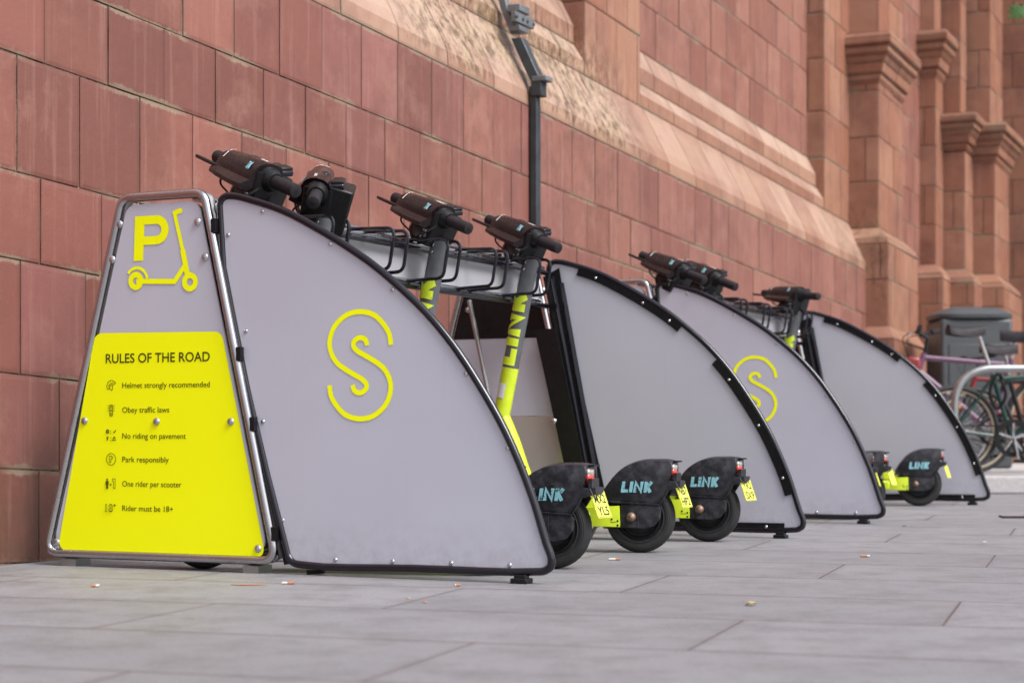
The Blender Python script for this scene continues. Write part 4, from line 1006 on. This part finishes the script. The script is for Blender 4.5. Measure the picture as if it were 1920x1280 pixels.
# ---------------------------------------------------------------- litter on the slabs
def gpt(px, py): d = .46*3450/(py-808); return ((px-960)/3450*d, d)
def butt(px, py, ang, L, label, white=.4):
    x, y = gpt(px, py); t = empty('cigarette_butt', (x, y, .0045), R(ang), label, 'cigarette butt')
    q = MB(); q.cyl((-L/2, 0, 0), (-L/2+L*white, 0, 0), .0042, .0038, 10); q.build('paper', 'paper', t)
    q = MB(); q.cyl((-L/2+L*white, 0, 0), (L/2, 0, 0), .0042, .0040, 10); q.build('filter', 'filter', t)
butt(179, 1100, 200, .022, 'small crushed cigarette end below the yellow notice, leftmost on the paving', .5)
butt(540, 1095, 5, .036, 'cigarette end lying in front of the hinge of sign and shield', .45)
butt(1622, 1044, 185, .034, 'cigarette end lying on the slabs right of the second rack shield', .3)
butt(858, 1099, 10, .016, 'short orange cigarette end at a slab joint under the first shield', .2)
butt(1152, 1050, 3, .040, 'flattened cigarette end behind the nearest visible scooter wheel', .6)
def scrap(px, py, sx, sy, mat, name, label, cat, rz=0, h=.006):
    x, y = gpt(px, py); q = MB(); n_ = 9; vs = [(0, 0, h)]; 
    for i in range(n_):
        a = 2*math.pi*i/n_; k_ = random.uniform(.7, 1.1); vs.append((math.cos(a)*sx*k_, math.sin(a)*sy*k_, random.uniform(.002, h)))
    vs2 = [(v[0], v[1], v[2]-.0015) for v in vs]
    m_ = len(vs); fs = [(0, i, i % n_+1) for i in range(1, n_+1)] + [(m_, m_+i % n_+1, m_+i) for i in range(1, n_+1)] + [(i, m_+i, m_+i % n_+1, i % n_+1) for i in range(1, n_+1)]
    q.add(vs+vs2, fs); o = q.build(name, mat, None, 60); o.location = (x, y, 0.0005); o.rotation_euler = (0, 0, rz); return tag(o, label, cat)
scrap(1407, 1135, .018, .014, 'dry_leaf', 'dry_leaf', 'pale yellow dry leaf lying alone on the open paving', 'leaf', 0, .012)
scrap(468, 1097, .055, .010, 'filter', 'dry_leaf', 'thin orange leaf strip on the slabs left of the white tipped cigarette end', 'leaf', 0, .003)
scrap(797, 1130, .009, .006, 'filter', 'dry_leaf', 'tiny brown leaf crumb beside the slanting slab joint under the first shield', 'leaf')
scrap(765, 1123, .009, .006, 'dry_leaf', 'dry_leaf', 'tiny tan leaf crumb on the slanting slab joint under the first shield', 'leaf')
scrap(1695, 987, .015, .008, 'twig', 'dry_leaf', 'small dark leaf curl on the slabs right of the third shield', 'leaf', .5)
scrap(1846, 1017, .010, .007, 'paper', 'paper_scrap', 'small white paper scrap on the slabs at the lower right', 'litter')
x, y = gpt(1873, 971); q = MB(); q.tube([(x, y, .012), (x+.02, y-.01, .006), (x+.15, y+.01, .006)], .006, 6); tag(q.build('twig', 'twig', None), 'short dark twig lying on the paving near the right edge', 'twig')
x, y = gpt(1160, 1211)

# ---------------------------------------------------------------- leaves hanging into the top right corner
br = empty('tree_branch', (1.302, 4.7, 1.532), 0, 'green leafy twig tip hanging into the top right corner', 'branch')
q = MB(); q.tube([(.45, .1, .35), (.2, .05, .14), (.02, 0, .015)], [.006, .004, .002], 6); q.build('stem', 'bark', br)
def leaf(c, s, rot):
    pts = [(0, -1), (.12, -.45), (.6, -.6), (.36, -.15), (.95, 0), (.42, .22), (.55, .75), (.15, .5), (0, 1), (-.15, .5), (-.55, .75), (-.42, .22), (-.95, 0), (-.36, -.15), (-.6, -.6), (-.12, -.45)]
    m_ = Matrix.Translation(c) @ Matrix.Rotation(rot, 4, 'Y') @ Matrix.Rotation(.5, 4, 'X'); q = MB()
    vs = [m_ @ Vector((0, -.06*s, 0))] + [m_ @ Vector((p[0]*s, .1*s*abs(p[0]), p[1]*s)) for p in pts]; n_ = len(pts)
    q.add(vs + [v+Vector((0, .0006, 0)) for v in vs], [(0, i+1, (i+1) % n_+1) for i in range(n_)] + [(n_+1, n_+1+(i+1) % n_+1, n_+1+i+1) for i in range(n_)]); q.build('leaf', 'leaf', br, 60)
leaf((-.012, 0, -.0), .035, 2.4); leaf((.03, .02, .01), .04, 1.2); leaf((.06, .02, .07), .05, .4); leaf((.12, .05, .08), .05, -.5)
